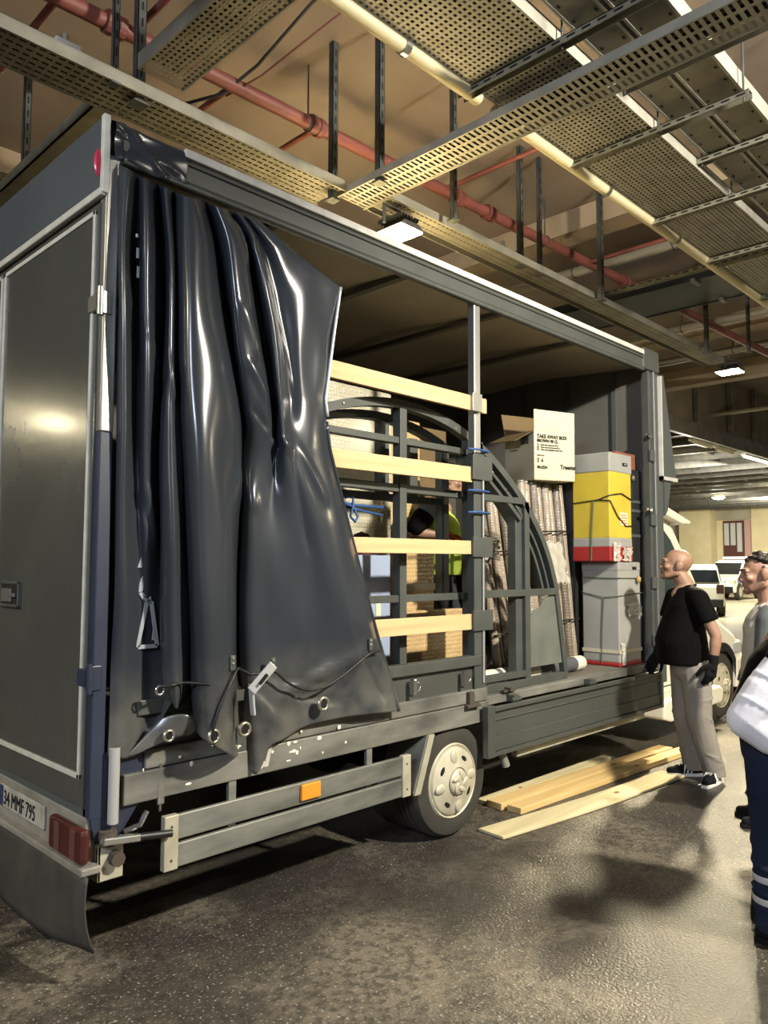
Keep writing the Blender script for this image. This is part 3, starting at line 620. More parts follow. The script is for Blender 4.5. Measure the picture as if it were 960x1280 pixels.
# --- the drawn side curtain
def cr(p0, p1, p2, p3, t):
    return tuple(.5*((2*b)+(-a+c)*t+(2*a-5*b+4*c-d)*t*t+(-a+3*b-3*c+d)*t**3) for a, b, c, d in zip(p0, p1, p2, p3))
def spl(row, t):
    n = len(row)-1; i = min(int(t), n-1); f = t-i
    g = lambda k: row[max(0, min(n, k))]
    return cr(g(i-1), g(i), g(i+1), g(i+2), f)
def lerp_(row, t):
    i = min(int(t), len(row)-2); f = t-i
    return tuple(a+(b-a)*f for a, b in zip(row[i], row[i+1]))
CREASE = [((2.02, 2.86), (2.14, 2.62), .03, .02), ((2.10, 2.62), (2.22, 2.50), .022, -.022), ((2.06, 2.60), (2.20, 2.42), .016, .022),
          ((2.10, 2.40), (2.24, 2.30), .016, -.018), ((2.26, 2.26), (2.36, 2.20), .02, .02), ((2.40, 2.26), (2.60, 1.95), .025, .018), ((2.36, 2.22), (2.50, 1.70), .02, -.012),
          ((2.02, 3.28), (2.10, 3.06), .02, .02), ((2.12, 3.22), (2.22, 3.02), .018, -.018), ((2.08, 2.1), (2.2, 1.9), .04, .012), ((2.32, 2.9), (2.42, 2.5), .012, .010),
          ((2.3, 1.0), (2.9, 1.2), .035, .022), ((2.3, 1.06), (2.75, .93), .03, -.016), ((2.1, 1.1), (2.35, .86), .03, .02), ((2.85, 1.17), (3.05, .90), .02, -.014), ((2.2, 1.13), (2.7, 1.02), .02, -.012),
          ((1.64, 2.62), (1.70, 2.35), .014, .016), ((1.62, 2.0), (1.68, 1.7), .014, .014), ((1.50, 2.9), (1.58, 2.6), .014, .012), ((1.58, 1.96), (1.64, 1.80), .012, -.012)]
def crease(x, z):
    d = 0
    for (ax, az), (bx, bz), w_, amp in CREASE:
        vx, vz = bx-ax, bz-az; L2 = vx*vx+vz*vz
        t = max(0, min(1, ((x-ax)*vx+(z-az)*vz)/L2)); q = (x-ax-t*vx)**2+(z-az-t*vz)**2
        d += amp*math.exp(-q/(w_*w_))*(1-(2*t-1)**4)
    return d
NU, NV = (len(CURTAIN)-1)*8, 126
cb = MB(); vs = []
rows = []
for j in range(NV+1):
    t = 9*j/NV
    lvl = [spl(c, t) if q < len(CURTAIN)-4 else lerp_(c, t) for q, c in enumerate(CURTAIN)]
    for i in range(NU+1):
        x, y, z = spl(lvl, (len(lvl)-1)*i/NU)
        d = crease(x, z)+.004*math.sin(7*z+3*math.sin(9*x))+.0025*math.sin(23*x+11*z)
        vs.append((x, y-d, z))
cb.add(vs, [(j*(NU+1)+i, (j+1)*(NU+1)+i, (j+1)*(NU+1)+i+1, j*(NU+1)+i+1) for j in range(NV) for i in range(NU)])
cur = build('side_curtain', cb, 'tarp', truck, smooth=True, label='glossy dark grey vinyl curtain bunched toward the rear')
s = cur.modifiers.new('s', 'SOLIDIFY'); s.thickness = .004; s.offset = 1
def edge(i, t0, t1, n=24): return [Vector(lerp_(CURTAIN[i], t0+(t1-t0)*k/n)) for k in range(n+1)]
build('hem', MB().tube([p+Vector((.006, -.012, 0)) for p in edge(-1, 2.02, 4.35)], .009, 8), 'alu_bright', cur, smooth=True, label='pale hem rod on the free edge')
build('hem', MB().tube([p+Vector((.0, -.004, 0)) for p in edge(-1, 4.45, 9)], .011, 8), 'tarp', cur, smooth=True)
# printed marks half hidden in the folds (they stand sideways on the flat rear part)
YC = 3.03
def strip(pts, wd): 
    m = MB()
    for a, b in zip(pts[:-1], pts[1:]): m.bar((a[0], YC, a[1]), (b[0], YC, b[1]), .004, wd, (0, 0, 1) if abs(a[0]-b[0]) > abs(a[1]-b[1]) else (1, 0, 0))
    return m
tri = [(1.612, 1.30), (1.70, 1.30), (1.668, 1.49), (1.648, 1.49), (1.612, 1.315), (1.612, 1.30)]
build('printed_letter', strip(tri, .017), 'lettering', cur, label='pale outlined triangular letter')
build('printed_letter', MB().prism([(1.675, 1.325), (1.70, 1.325), (1.682, 1.40)], YC-.002, YC+.002), 'lettering', cur)
build('printed_letter', strip([(1.665, 1.50), (1.635, 1.505), (1.617, 1.53), (1.622, 1.575), (1.637, 1.60), (1.655, 1.61)], .02), 'lettering', cur)
build('printed_letter', MB().prism([(1.60, 1.635), (1.66, 1.635), (1.645, 1.71), (1.627, 1.71)], YC-.002, YC+.002), 'lettering', cur)
build('printed_letter', MB().prism([(1.612, 1.725), (1.65, 1.725), (1.635, 1.75)], YC-.002, YC+.002), 'lettering', cur)
for z0, z1, x in ((3.045, 3.06, 1.542), (2.955, 3.0, 1.548), (2.87, 2.92, 1.552)):
    build('printed_mark', B(x-.005, x+.005, 2.995, 3.0, z0, z1), 'lettering', cur, label='short white mark in a fold')
# eyelets, elastic cord, buckle
def cy(x, z):
    best = 9; yy = 2.95
    for v in vs:
        q = (v[0]-x)**2+(v[2]-z)**2
        if q < .0009 and v[1] < yy: yy = v[1]
    return yy
vs_c = vs
for x, z, r, ax in ((2.575, .955, .036, 'y'), (2.10, .90, .034, 'y'), (1.87, .92, .03, 'y'), (1.715, .93, .026, 'y')):
    yy = cy(x, z); e = build('eyelet', MB().lathe([(r*.6, .0), (r*.7, -.008), (r, -.006), (r*1.05, .004)], (x, yy-.008, z), 'y', 24), 'eyelet', cur, smooth=True)
    build('eyelet_hole', MB().lathe([(.0005, -.001), (r*.62, -.001), (r*.62, .001), (.0005, .001)], (x, yy-.009, z), 'y', 20), 'dark_void', e)
def cord(pts, nm='elastic_cord'):
    P = [Vector((x, cy(x, z)-.014, z)) for x, z in pts]
    Q = [Vector(spl([tuple(p) for p in P], (len(P)-1)*k/48)) for k in range(49)]
    return build(nm, MB().tube(Q, .0065, 8), 'cable_black', cur, smooth=True, label='black elastic lashing cord')
cord([(1.862, .90), (1.862, .96), (1.895, 1.06), (1.95, 1.14), (2.0, 1.185), (2.06, 1.175), (2.12, 1.145)])
cord([(2.12, 1.145), (2.2, 1.145), (2.262, 1.145), (2.35, 1.08), (2.47, 1.035), (2.60, 1.045), (2.75, 1.11), (2.87, 1.175), (2.97, 1.19)])
cord([(1.66, 1.14), (1.70, 1.145), (1.76, 1.15), (1.83, 1.145)])
build('cord_ring', MB().torus((1.665, cy(1.68, 1.13)-.015, 1.125), .018, .005, 'y'), 'chrome', cur, smooth=True)
for x, z in ((1.972, 1.215), (2.257, 1.175), (2.905, 1.225)):
    yy = cy(x, z); b = build('hook_plate', B(x-.014, x+.014, yy-.012, yy-.004, z-.03, z+.035), 'frame_grey', cur, bevel=.003)
    for dz in (.0, .022): build('rivet', MB().ellipsoid((x, yy-.013, z+dz), (.006, .004, .006), 8, 6), 'eyelet', b)
bk = build('cam_buckle', MB().bar((2.05, 2.83, 1.09), (2.15, 2.80, 1.20), .012, .045, (0, 0, 1)).bar((2.06, 2.845, 1.12), (2.075, 2.845, .98), .012, .03, (0, 1, 0)), 'alu_bright', cur, bevel=.003, label='pale steel strap buckle')
build('slot', MB().bar((2.08, 2.81, 1.12), (2.115, 2.80, 1.16), .02, .012, (0, 0, 1)), 'dark_void', bk)
# folded tail of the curtain below the narrow roll, and the corner flap with its pale edge
fl = MB(); F = [(1.70, 3.0, 1.00), (1.79, 2.90, 1.03), (1.87, 2.95, .94), (1.84, 3.0, .90), (1.76, 2.93, .93), (1.60, 3.02, .86), (1.55, 3.03, .84), (1.66, 3.0, .95)]
fl.add([F[0], F[1], F[4], F[7], F[5], F[6], F[2], F[3]], [(0, 1, 2, 3), (3, 2, 4, 5), (1, 6, 7, 2)])
o = build('curtain_tail', fl, 'tarp', cur, smooth=True); q = o.modifiers.new('s', 'SUBSURF'); q.levels = 2; q.render_levels = 3; q = o.modifiers.new('t', 'SOLIDIFY'); q.thickness = .006
build('side_flap', MB().prism([(1.98, .845), (2.31, .90), (2.29, .70), (2.20, .705)], YL-.025, YL-.005), 'paint_matte', truck)
build('flap_edge', MB().prism([(2.20, .69), (2.295, .685), (2.34, .87), (2.318, .87), (2.28, .712), (2.20, .712)], YL-.03, YL-.002), 'trim_white', truck, label='pale angle edge')
# --- centre post with slat brackets
sp = build('side_post', MB().box(3.955, 4.02, YL-.0, YL+.055, .86, 3.39), 'alu', truck, bevel=.006, label='bright upper face of the centre post')
sp2 = build('side_post', MB().box(3.93, 4.045, YL-.012, YL+.045, .69, 2.38), 'frame_grey', truck, bevel=.006)
for k, (z0, z1) in enumerate(((2.20, 2.36), (1.70, 1.83), (1.23, 1.36))):
    build('slat_bracket', MB().box(3.90, 4.105, YL-.03, YL-.010, z0, z1), 'frame_grey', truck, bevel=.004)
build('slat_bracket', MB().box(3.90, 4.0, YL-.03, YL-.008, 2.645, 2.765), 'alu', truck, bevel=.003, label='bare metal slat bracket')
build('post_cord', MB().tube([(4.01, YL-.02, .9), (4.012, YL-.022, 2.2)], .006, 6), 'alu_bright', truck)
for z in (2.39, 2.125, 1.985): build('tie_rope', MB().tube([(3.84, YL-.034, z), (3.95, YL-.04, z+.006), (4.06, YL-.036, z+.002), (4.07, YL+.05, z)], .007, 8), 'rope_blue', truck, smooth=True, label='thin blue rope lashed round the post')
wood = [((2.3, 2.70, 4.075, 2.70), .098, 0), ((2.3, 2.215, 3.915, 2.232), .10, 0), ((2.5, 1.757, 3.915, 1.762), .086, 0), ((2.6, 1.295, 3.925, 1.29), .098, .0)]
for k, ((x0, z0, x1, z1), h, _) in enumerate(wood):
    o = build('side_slat', MB().bar((x0, YL+.005, z0), (x1, YL+.005, z1), .028, h), 'pine', truck, bevel=.003, label=['topmost pale pine slat', 'second pine slat from the top', 'third pine slat with a knot', 'lowest pine slat'][k])
# --- low side board, bed rail
sb = build('side_board', MB().box(1.62, 3.985, YL+.01, YL+.04, .86, 1.02), 'paint', truck)
build('board_cap', B(1.62, 3.99, YL-.022, YL+.045, 1.012, 1.075), 'frame_grey', sb, bevel=.004)
build('bed_rail', MB().box(1.66, 4.05, YL-.02, YL+.05, .785, .865), 'rail_dusty', truck, bevel=.005)
build('bed_rail', MB().box(1.56, 4.055, YL-.028, YL+.04, .655, .780), 'rail_dusty', truck, bevel=.005)
for x in (3.33, 3.80):
    h = build('board_latch', MB().box(x-.014, x+.014, YL-.045, YL-.012, .90, .99), 'chrome', sb, bevel=.003)
    build('latch_ring', MB().torus((x+.035, YL-.03, .945), .025, .006, 'y'), 'chrome', h, smooth=True)
build('rail_clasp', MB().box(3.80, 3.93, YL-.06, YL-.025, .765, .785).box(3.83, 3.88, YL-.05, YL-.02, .78, .86), 'rust', truck, bevel=.004)
for i in range(26):
    pass
build('plaster_spatter', (lambda m: [m.ellipsoid((random.gauss(2.35, .28), YL-.029, random.uniform(.68, .84)), (random.uniform(.004, .02), .003, random.uniform(.003, .013)), 7, 4) for _ in range(26)][-1])(MB()), 'wall_white', truck, kind='stuff')
# --- dropped side gate at the front half
ds = build('drop_gate', MB().box(3.97, 6.44, 2.975, 2.995, .44, .745), 'paint', truck)
build('gate_edge', MB().box(3.955, 4.035, 2.955, 3.0, .438, .758), 'paint', ds, bevel=.004)
for z0, z1, y in ((.722, .75, 2.952), (.44, .468, 2.958), (.54, .556, 2.966), (.47, .545, 2.968), (.66, .672, 2.966)):
    build('gate_rib', B(4.03, 6.44, y, 2.98, z0, z1), 'paint', ds, bevel=.004)
build('gate_edge', B(6.42, 6.45, 2.955, 3.0, .44, .755), 'paint', ds)
for x in (4.3, 5.3, 6.3): build('gate_hinge', MB().tube([(x-.05, 2.985, .765), (x+.05, 2.985, .765)], .014, 10).box(x-.03, x+.03, 2.98, 3.045, .75, .79), 'frame_grey', ds)
gl = build('gate_latch', MB().box(4.22, 4.36, 3.02, 3.05, .812, .826).box(4.26, 4.30, 3.0, 3.05, .82, .84), 'rust', truck)
build('outrigger_beam', B(4.36, 6.22, 3.02, 3.07, .372, .44), 'steel_pale', truck, bevel=.004)
build('gate_prop', MB().tube([(4.20, 3.04, .45), (4.235, 3.02, .335)], .026, 12), 'galv', truck)
# --- front pillar and the stowed front end of the curtain
build('front_pillar', MB().box(6.45, 6.50, YL-.01, YL+.05, .80, 3.385), 'frame_grey', truck, bevel=.004)
build('front_pillar', MB().box(6.53, 6.555, YL-.025, YL+.03, .66, 3.385), 'alu', truck, bevel=.004, label='bright pillar edge')
build('front_pillar', MB().box(6.57, 6.71, YL-.01, YL+.06, .62, 3.385), 'paint_matte', truck, bevel=.005)
for z in (2.62, 2.05, 1.5, 1.0): build('pillar_hinge', MB().box(6.44, 6.52, YL-.03, YL-.01, z-.05, z+.05), 'paint_matte', truck, bevel=.003)
for z in (2.79, 2.13): build('pillar_catch', MB().ellipsoid((6.43, YL-.03, z), (.035, .014, .02), 10, 6).box(6.36, 6.44, YL-.035, YL-.02, z, z+.02), 'chrome', truck)
build('front_flap', MB().prism([(6.66, 3.375), (6.71, 3.375), (6.94, 2.45), (6.655, 2.45)], YL-.035, YL-.01), 'paint_matte', truck)
build('flap_edge', MB().box(6.63, 6.655, YL-.045, YL-.012, 2.42, 3.36).box(6.63, 6.95, YL-.045, YL-.012, 2.42, 2.452), 'trim_white', truck, label='white edging of the front flap')
build('front_flap', MB().prism([(6.72, 2.415), (6.86, 2.415), (6.78, 2.15), (6.72, 2.1)], YL-.02, YL-.0), 'paint_matte', truck)
# --- underrun guard
for z0, z1 in ((.352, .452), (.468, .573)):
    build('guard_rail', B(1.745, 3.27, YL-.045, YL-.022, z0, z1), 'guard_steel', truck, bevel=.005)
for x in (1.745, 3.225): 
    e = build('guard_end', B(x-.008, x+.06, YL-.053, YL-.02, .348, .577), 'steel_pale', truck, bevel=.004)
    for z in (.39, .53): build('rivet', MB().ellipsoid((x+.026, YL-.054, z), (.006, .004, .006), 8, 5), 'rust', e)
for x in (2.10, 2.985): build('guard_stay', B(x-.02, x+.02, YL-.02, YL+.0, .352, .66), 'guard_steel', truck)
build('side_reflector', B(2.48, 2.605, YL-.062, YL-.044, .487, .565), 'amber', truck, bevel=.006, label='amber side reflector')
# --- wheels, mudguards, chassis
def wheel(x, z, y, r, parent, cap=True, out=-1):
    tw = .21
    w_ = build('wheel', MB().lathe([(r*.64, 0), (r*.66, -.012), (r*.80, -.020), (r*.93, -.010), (r*.985, .015), (r, .045), (r, tw-.045), (r*.985, tw-.015), (r*.9, tw), (r*.64, tw)], (x, y, z), 'y', 64), 'tyre', parent, smooth=35)
    g = MB()
    for yy in (.06, .10, .14): g.lathe([(r+.001, yy-.005), (r+.001, yy+.005)], (x, y, z), 'y', 48)
    build('tread_groove', g, 'dark_void', w_)
    build('rim', MB().lathe([(r*.665, -.012), (r*.64, -.022), (r*.60, -.012), (r*.57, .03), (.001, .05)], (x, y, z), 'y', 48), 'hub', w_, smooth=35)
    h = build('hubcap', MB().lathe([(r*.60, -.008), (r*.585, -.024), (r*.54, -.032), (r*.40, -.040), (r*.30, -.052), (r*.26, -.056), (r*.25, -.050), (r*.22, -.048), (.001, -.048)], (x, y, z), 'y', 48), 'hub', w_, smooth=30)
    for k in range(4):
        a = R(45+90*k+12); rr = r*.43
        build('vent', MB().ellipsoid((x+rr*math.cos(a), y-.036, z+rr*math.sin(a)), (.030, .007, .016), 12, 8, (0, -a+R(90), 0)), 'dark_void', h)
        b = R(90*k+8)
        build('spoke_boss', MB().ellipsoid((x+r*.42*math.cos(b), y-.038, z+r*.42*math.sin(b)), (.05, .013, .030), 14, 8, (0, -b, 0)), 'hub', h, smooth=True)
    hb = build('hub_knob', MB().ellipsoid((x, y-.056, z), (r*.235, .024, r*.235), 24, 10), 'hub', h, smooth=True)
    for k in range(5):
        a = R(72*k)
        build('hub_lobe', MB().ellipsoid((x+r*.12*math.cos(a), y-.076, z+r*.12*math.sin(a)), (r*.11, .008, r*.05), 12, 8, (0, -a-.7, 0)), 'hub', h, smooth=True)
    return w_
wheel(3.715, .338, 3.06, .338, truck)
mwheel = MB().lathe([(.1, 0), (.335, 0), (.342, .03), (.342, .18), (.335, .21), (.1, .21)], (3.715, 3.25, .342), 'y', 40)
build('wheel', mwheel, 'tyre', truck)
build('wheel', MB().lathe([(.001, 0), (.335, 0), (.342, .03), (.342, .40), (.335, .43), (.001, .43)], (3.715, 4.95, .342), 'y', 40), 'tyre', truck)
build('axle', MB().tube([(3.715, 3.2, .342), (3.715, 5.2, .342)], .06, 12).ellipsoid((3.715, 4.2, .342), (.18, .2, .16)), 'chassis', truck)
build('mudguard', MB().prism([(3.325, .345), (3.337, .340), (3.462, .655), (3.448, .655)], 3.02, 3.30), 'guard_steel', truck)
build('mudguard_edge', MB().prism([(3.325, .335), (3.375, .335), (3.50, .655), (3.45, .655)], 3.005, 3.022), 'steel_pale', truck, label='pale mudguard edge')
for y in (3.75, 4.60): build('chassis_rail', B(1.5, 9.0, y, y+.08, .50, .70), 'chassis', truck)
for x in (1.7, 2.6, 3.2, 4.4, 5.3, 6.2): build('cross_member', B(x-.04, x+.04, 3.12, 5.3, .64, .72), 'chassis', truck)
build('under_tank', B(2.1, 2.9, 4.72, 5.2, .32, .62), 'chassis', truck, bevel=.03)
build('spare_carrier', B(5.0, 5.9, 3.85, 4.6, .36, .58), 'chassis', truck, bevel=.03)
# --- cab beyond the box
CY0, CY1 = 3.27, 5.12
cab = build('cab', MB().prism([(6.86, .42), (6.86, 2.12), (7.0, 2.22), (7.22, 2.19), (7.45, 2.02), (8.2, 1.24), (8.45, 1.10), (8.95, .90), (9.15, .74), (9.24, .42), (8.98, .42), (8.96, .55), (8.85, .72), (8.57, .80), (8.29, .72), (8.18, .55), (8.16, .42)], CY0, CY1), 'cab_white', truck, bevel=.05, seg=3)
build('side_window', MB().prism([(7.02, 1.32), (7.02, 1.98), (7.2, 2.0), (7.36, 1.9), (7.92, 1.32)], CY0-.006, CY0+.02), 'cab_glass', cab, bevel=.01)
build('window_post', B(7.50, 7.56, CY0-.012, CY0, 1.32, 1.74), 'black_plastic', cab)
build('windscreen', MB().add([(7.52, CY0+.12, 1.975), (8.17, CY0+.08, 1.30), (8.17, CY1-.08, 1.30), (7.52, CY1-.12, 1.975), (7.5, CY0+.12, 1.94), (8.15, CY0+.08, 1.26), (8.15, CY1-.08, 1.26), (7.5, CY1-.12, 1.94)], [(0, 1, 2, 3), (7, 6, 5, 4), (0, 4, 5, 1), (2, 6, 7, 3)]), 'cab_glass', cab)
build('roof_spoiler', MB().prism([(6.90, 2.16), (7.05, 2.22), (7.62, 2.09), (7.60, 2.06), (7.4, 2.06)], CY0-.10, CY0+.5), 'cab_white', cab, bevel=.012)
build('door_seam', MB().box(6.98, 6.99, CY0-.004, CY0+.01, .5, 1.3).box(7.98, 7.99, CY0-.004, CY0+.01, .6, 1.3).box(6.98, 7.98, CY0-.004, CY0+.01, .5, .51), 'dark_void', cab)
build('door_handle', B(7.1, 7.25, CY0-.03, CY0, 1.1, 1.14), 'black_plastic', cab, bevel=.008)
build('side_step', MB().prism([(6.80, .40), (6.88, .43), (8.1, .43), (8.2, .38), (8.15, .26), (6.95, .22), (6.8, .26)], CY0-.16, CY0+.1), 'cab_white', cab, bevel=.02)
build('marker_lamp', B(6.86, 6.96, CY0-.03, CY0, .50, .57), 'amber', cab, bevel=.006)
build('front_bumper', MB().prism([(8.93, .30), (9.26, .30), (9.27, .62), (9.2, .66), (8.95, .60)], CY0-.02, CY1+.02), 'cab_white', cab, bevel=.02)
build('wheel_arch', MB().lathe([(.37, -.012), (.46, -.012), (.46, .02), (.37, .02)], (8.57, CY0, .36), 'y', 40), 'black_plastic', cab)
build('headlamp', B(8.88, 9.13, CY0-.01, CY0+.2, .66, .82), 'glass_pale', cab, bevel=.03)
wheel(8.57, .36, 3.29, .36, truck)
build('wheel', MB().lathe([(.001, 0), (.35, 0), (.36, .03), (.36, .18), (.35, .21), (.001, .21)], (8.57, 4.9, .36), 'y', 40), 'tyre', truck)
# ================================================================== CARGO
def bubble(name, col, col2, scale, rough, strength=.5, metal=0.0):
    m = mat(name, col, rough, metal, col2=col2, scale=2.5, coat=.25)
    nt = m.node_tree; b = nt.nodes['Principled BSDF']
    tc = nt.nodes.new('ShaderNodeTexCoord'); vo = nt.nodes.new('ShaderNodeTexVoronoi'); vo.inputs['Scale'].default_value = scale; vo.inputs['Randomness'].default_value = .25
    nt.links.new(tc.outputs['Object'], vo.inputs['Vector'])
    nz = nt.nodes.new('ShaderNodeTexNoise'); nz.inputs['Scale'].default_value = 7; nt.links.new(tc.outputs['Object'], nz.inputs['Vector'])
    ad = nt.nodes.new('ShaderNodeMath'); ad.operation = 'MULTIPLY_ADD'; ad.inputs[1].default_value = -1.0
    nt.links.new(vo.outputs['Distance'], ad.inputs[0]); nt.links.new(nz.outputs[0], ad.inputs[2])
    bp = nt.nodes.new('ShaderNodeBump'); bp.inputs['Strength'].default_value = strength; bp.inputs['Distance'].default_value = .02
    nt.links.new(ad.outputs[0], bp.inputs['Height']); nt.links.new(bp.outputs[0], b.inputs['Normal'])
bubble('wrap_silver', 'b9b49e', 'a39e8a', 38, .28); bubble('wrap_tan', 'bfa77a', 'ad9668', 38, .3); bubble('wrap_brown', 'b59b70', 'a48a60', 36, .25)
bubble('wrap_pole', '9a8d7c', '7d7264', 45, .25, .28); bubble('wrap_dark', '6f6658', '5c5448', 40, .35, .28)
mat('film_reflection', '99a4ba', .15, coat=.3, col2='8a96ad', scale=3); mat('film_grey', '8f9494', .2, coat=.3); mat('film_yellow', 'd9d3a8', .2)
mat('carton_white', 'c4bea2', .7, col2='b8b297', scale=3); mat('carton_brown', '6e5a3a', .8, col2='615034', scale=3); mat('ink', '23231f', .6)
mat('crate_yellow', 'bca636', .45, col2='ae9932', scale=4, bump=.04, bscale=20); mat('crate_grey', '92918a', .5, col2='878680', scale=4, bump=.04, bscale=20)
mat('crate_red', '8e2320', .4); mat('cord_green', '4f5a46', .7); mat('cork', 'a08350', .8); mat('sticker', 'd6c9a0', .6); mat('sticker_red', 'c05a40', .6)
mat('case_black', '20211f', .55, col2='191a18', scale=5); mat('wood_red', '7a4a34', .7); mat('panel_grey', '6c6f66', .35, .1, col2='5d6058', scale=5, bump=.25, bscale=18)
mat('slate_dark', '38353a', .5); mat('roll_white', 'd3cdb8', .5); mat('roll_grey', '55575a', .4); mat('rounded_brown', '3a1f16', .7, bump=.3, bscale=40)
mat('offcut', 'c8a668', .7, col2='b08f55', scale=5)
m = mat('clear_film', 'd8d3c4', .12, alpha=.35, bump=.6, bscale=14)
DECK = .8035
# --- arched steel frames leaning along the open side
def arch_pts(xc, half, ztop, rise, n=24, off=0.0):
    rad = (half*half+rise*rise)/(2*rise); a = math.asin(min(1, half/rad)); zc = ztop-rad
    return [(xc+(rad-off)*math.sin(-a+2*a*k/n), zc+(rad-off)*math.cos(-a+2*a*k/n)) for k in range(n+1)]
def ribbon(po, pi, y0, y1):
    m = MB(); n = len(po)
    vs = [(p[0], y, p[1]) for p in po for y in (y0, y1)]+[(p[0], y, p[1]) for p in pi for y in (y0, y1)]
    o = 2*n; f = []
    for i in range(n-1):
        a, b = 2*i, 2*i+2
        f += [(a, a+1, b+1, b), (o+a, o+b, o+b+1, o+a+1), (a, b, o+b, o+a), (a+1, o+a+1, o+b+1, b+1)]
    f += [(0, o, o+1, 1), (2*n-2, 2*n-1, o+2*n-1, o+2*n-2)]
    return m.add(vs, f)
t = thing('steel_arch', 'dark grey arched steel window frame standing behind the pine slats', 'frame', (3.4, 3.2, DECK))
y0, y1 = 3.165, 3.225
build('arch_rail', ribbon(arch_pts(3.40, .69, 2.655, .135), arch_pts(3.40, .69, 2.655, .135, off=.052), y0, y1), 'frame_grey', t)
for x in (2.71, 4.035): build('jamb', MB().box(x, x+.055, y0, y1, DECK, 2.53), 'frame_grey', t, bevel=.003)
build('mullion', MB().box(3.365, 3.425, y0-.004, y1, DECK, 2.62), 'frame_grey', t, bevel=.003)
for x, z0, z1 in ((2.765, 2.385, 2.425), (2.765, 2.09, 2.137), (2.765, 1.425, 1.468), (2.765, DECK, .86)):
    build('cross_bar', MB().box(x, 3.365, y0+.005, y1, z0, z1), 'frame_grey', t, bevel=.003)
    build('cross_bar', MB().box(3.425, 4.035, y0+.005, y1, z0, z1), 'frame_grey', t, bevel=.003)
for x, z in ((4.06, 2.49), (3.9, 2.545), (2.9, 2.56)): build('bolt', MB().ellipsoid((x, y0-.003, z), (.008, .004, .008), 8, 5), 'alu', t)
t = thing('steel_arch', 'second arched steel frame set back behind the first', 'frame', (3.4, 3.36, DECK))
y0, y1 = 3.33, 3.39
build('arch_rail', ribbon(arch_pts(3.36, .67, 2.60, .135), arch_pts(3.36, .67, 2.60, .135, off=.05), y0, y1), 'frame_grey', t)
for x in (2.69, 3.37, 3.64, 3.955): build('mullion', MB().box(x, x+.075, y0, y1, {2.69: DECK, 3.955: 1.41}.get(x, 2.05), 2.47 if x != 3.37 else 2.56), 'frame_grey', t, bevel=.003)
for z in (2.05,):
    for xa, xb in ((2.765, 3.37), (3.445, 3.64), (3.715, 3.955)): build('cross_bar', MB().box(xa, xb, y0, y1, z, z+.045), 'frame_grey', t, bevel=.003)
# --- quarter arch gate beside the centre post
t = thing('arched_gate', 'dark grey quarter arch steel gate with a sheet panel at its foot', 'gate', (4.6, 3.12, DECK))
y0, y1 = 3.10, 3.15
arc = [(4.075, 2.47), (4.218, 2.40), (4.365, 2.306), (4.537, 2.179), (4.716, 2.012), (4.854, 1.844), (4.953, 1.671), (5.03, 1.48)]
arc = [Vector(spl([(p[0], p[1], 0) for p in arc], 7*k/28)).to_2d() for k in range(29)]
def inset(P, d):
    Q = []
    for i, p in enumerate(P):
        tg = (P[min(i+1, len(P)-1)]-P[max(i-1, 0)]).normalized(); Q.append(p+Vector((-abs(tg.y), -abs(tg.x)))*d)
    return Q
build('arch_rail', ribbon(arc, inset(arc, .05), y0, y1), 'frame_grey', t)
build('inner_arch', ribbon(inset(arc, .085)[3:], inset(arc, .105)[3:], y0+.02, y1+.05), 'frame_grey', t)
build('inner_arch', ribbon(inset(arc, .125)[5:], inset(arc, .15)[5:], y0+.04, y1+.09), 'frame_grey', t)
build('stile', MB().bar((5.01, 3.125, 1.48), (5.135, 3.125, DECK+.03), .05, .045, (0, 1, 0)), 'frame_grey', t, bevel=.003)
build('stile', B(4.06, 4.11, y0, y1, DECK, 2.47), 'frame_grey', t, bevel=.003)
build('mullion', MB().box(4.52, 4.60, y0+.03, y1+.05, .85, 2.10), 'frame_grey', t, bevel=.003)
build('mullion', MB().box(4.595, 4.655, y0, y1, .85, 2.10), 'frame_grey', t, bevel=.003)
for xa, xb, za, zb in ((4.11, 4.58, 2.08, 2.125), (4.11, 5.02, 1.432, 1.48), (4.11, 4.6, .872, .915), (4.11, 5.13, DECK, .855)):
    build('cross_bar', MB().box(xa, xb, y0-.002, y1, za, zb), 'frame_grey', t, bevel=.003)
build('corner_brace', MB().bar((4.40, 3.125, 2.09), (4.56, 3.125, 1.97), .03, .04, (0, 1, 0)), 'frame_grey', t)
build('sheet_panel', MB().prism([(4.655, .925), (5.11, .925), (5.02, 1.432), (4.93, 1.432), (4.86, 1.40), (4.80, 1.345), (4.73, 1.33), (4.655, 1.27)], 3.118, 3.124), 'panel_grey', t, label='scuffed grey sheet torn at its upper corner')
# --- wrapped panels standing upright
def slab(name, label, x0, x1, y0, y1, z1, m, group=None, tape=True, bv=.012):
    t = thing(name, label, 'panel', ((x0+x1)/2, (y0+y1)/2, DECK), group)
    build('panel', B(x0, x1, y0, y1, DECK, z1), m, t, bevel=bv)
    if tape:
        for f in (.3, .72):
            z = DECK+(z1-DECK)*f; build('tape', B(x0-.003, x1+.003, y0-.003, y1+.003, z, z+.045), 'clear_tape', t)
    return t
mat('clear_tape', 'b5ad95', .2, coat=.3)
slab('wrapped_package', 'tall silvery bubble wrapped panel behind the arched frames', 2.75, 4.14, 3.98, 4.06, 2.94, 'wrap_silver')
slab('wrapped_package', 'tan bubble wrapped panel behind the worker', 4.22, 4.60, 4.10, 4.16, 2.80, 'wrap_tan')
slab('wrapped_package', 'darker tan board at right of the tan wrapped panel', 4.63, 4.98, 4.14, 4.20, 2.78, 'carton_brown', tape=False)
slab('wrapped_package', 'tall narrow brown bubble wrapped package behind the slats', 3.72, 4.10, 3.52, 3.60, 1.74, 'wrap_brown')
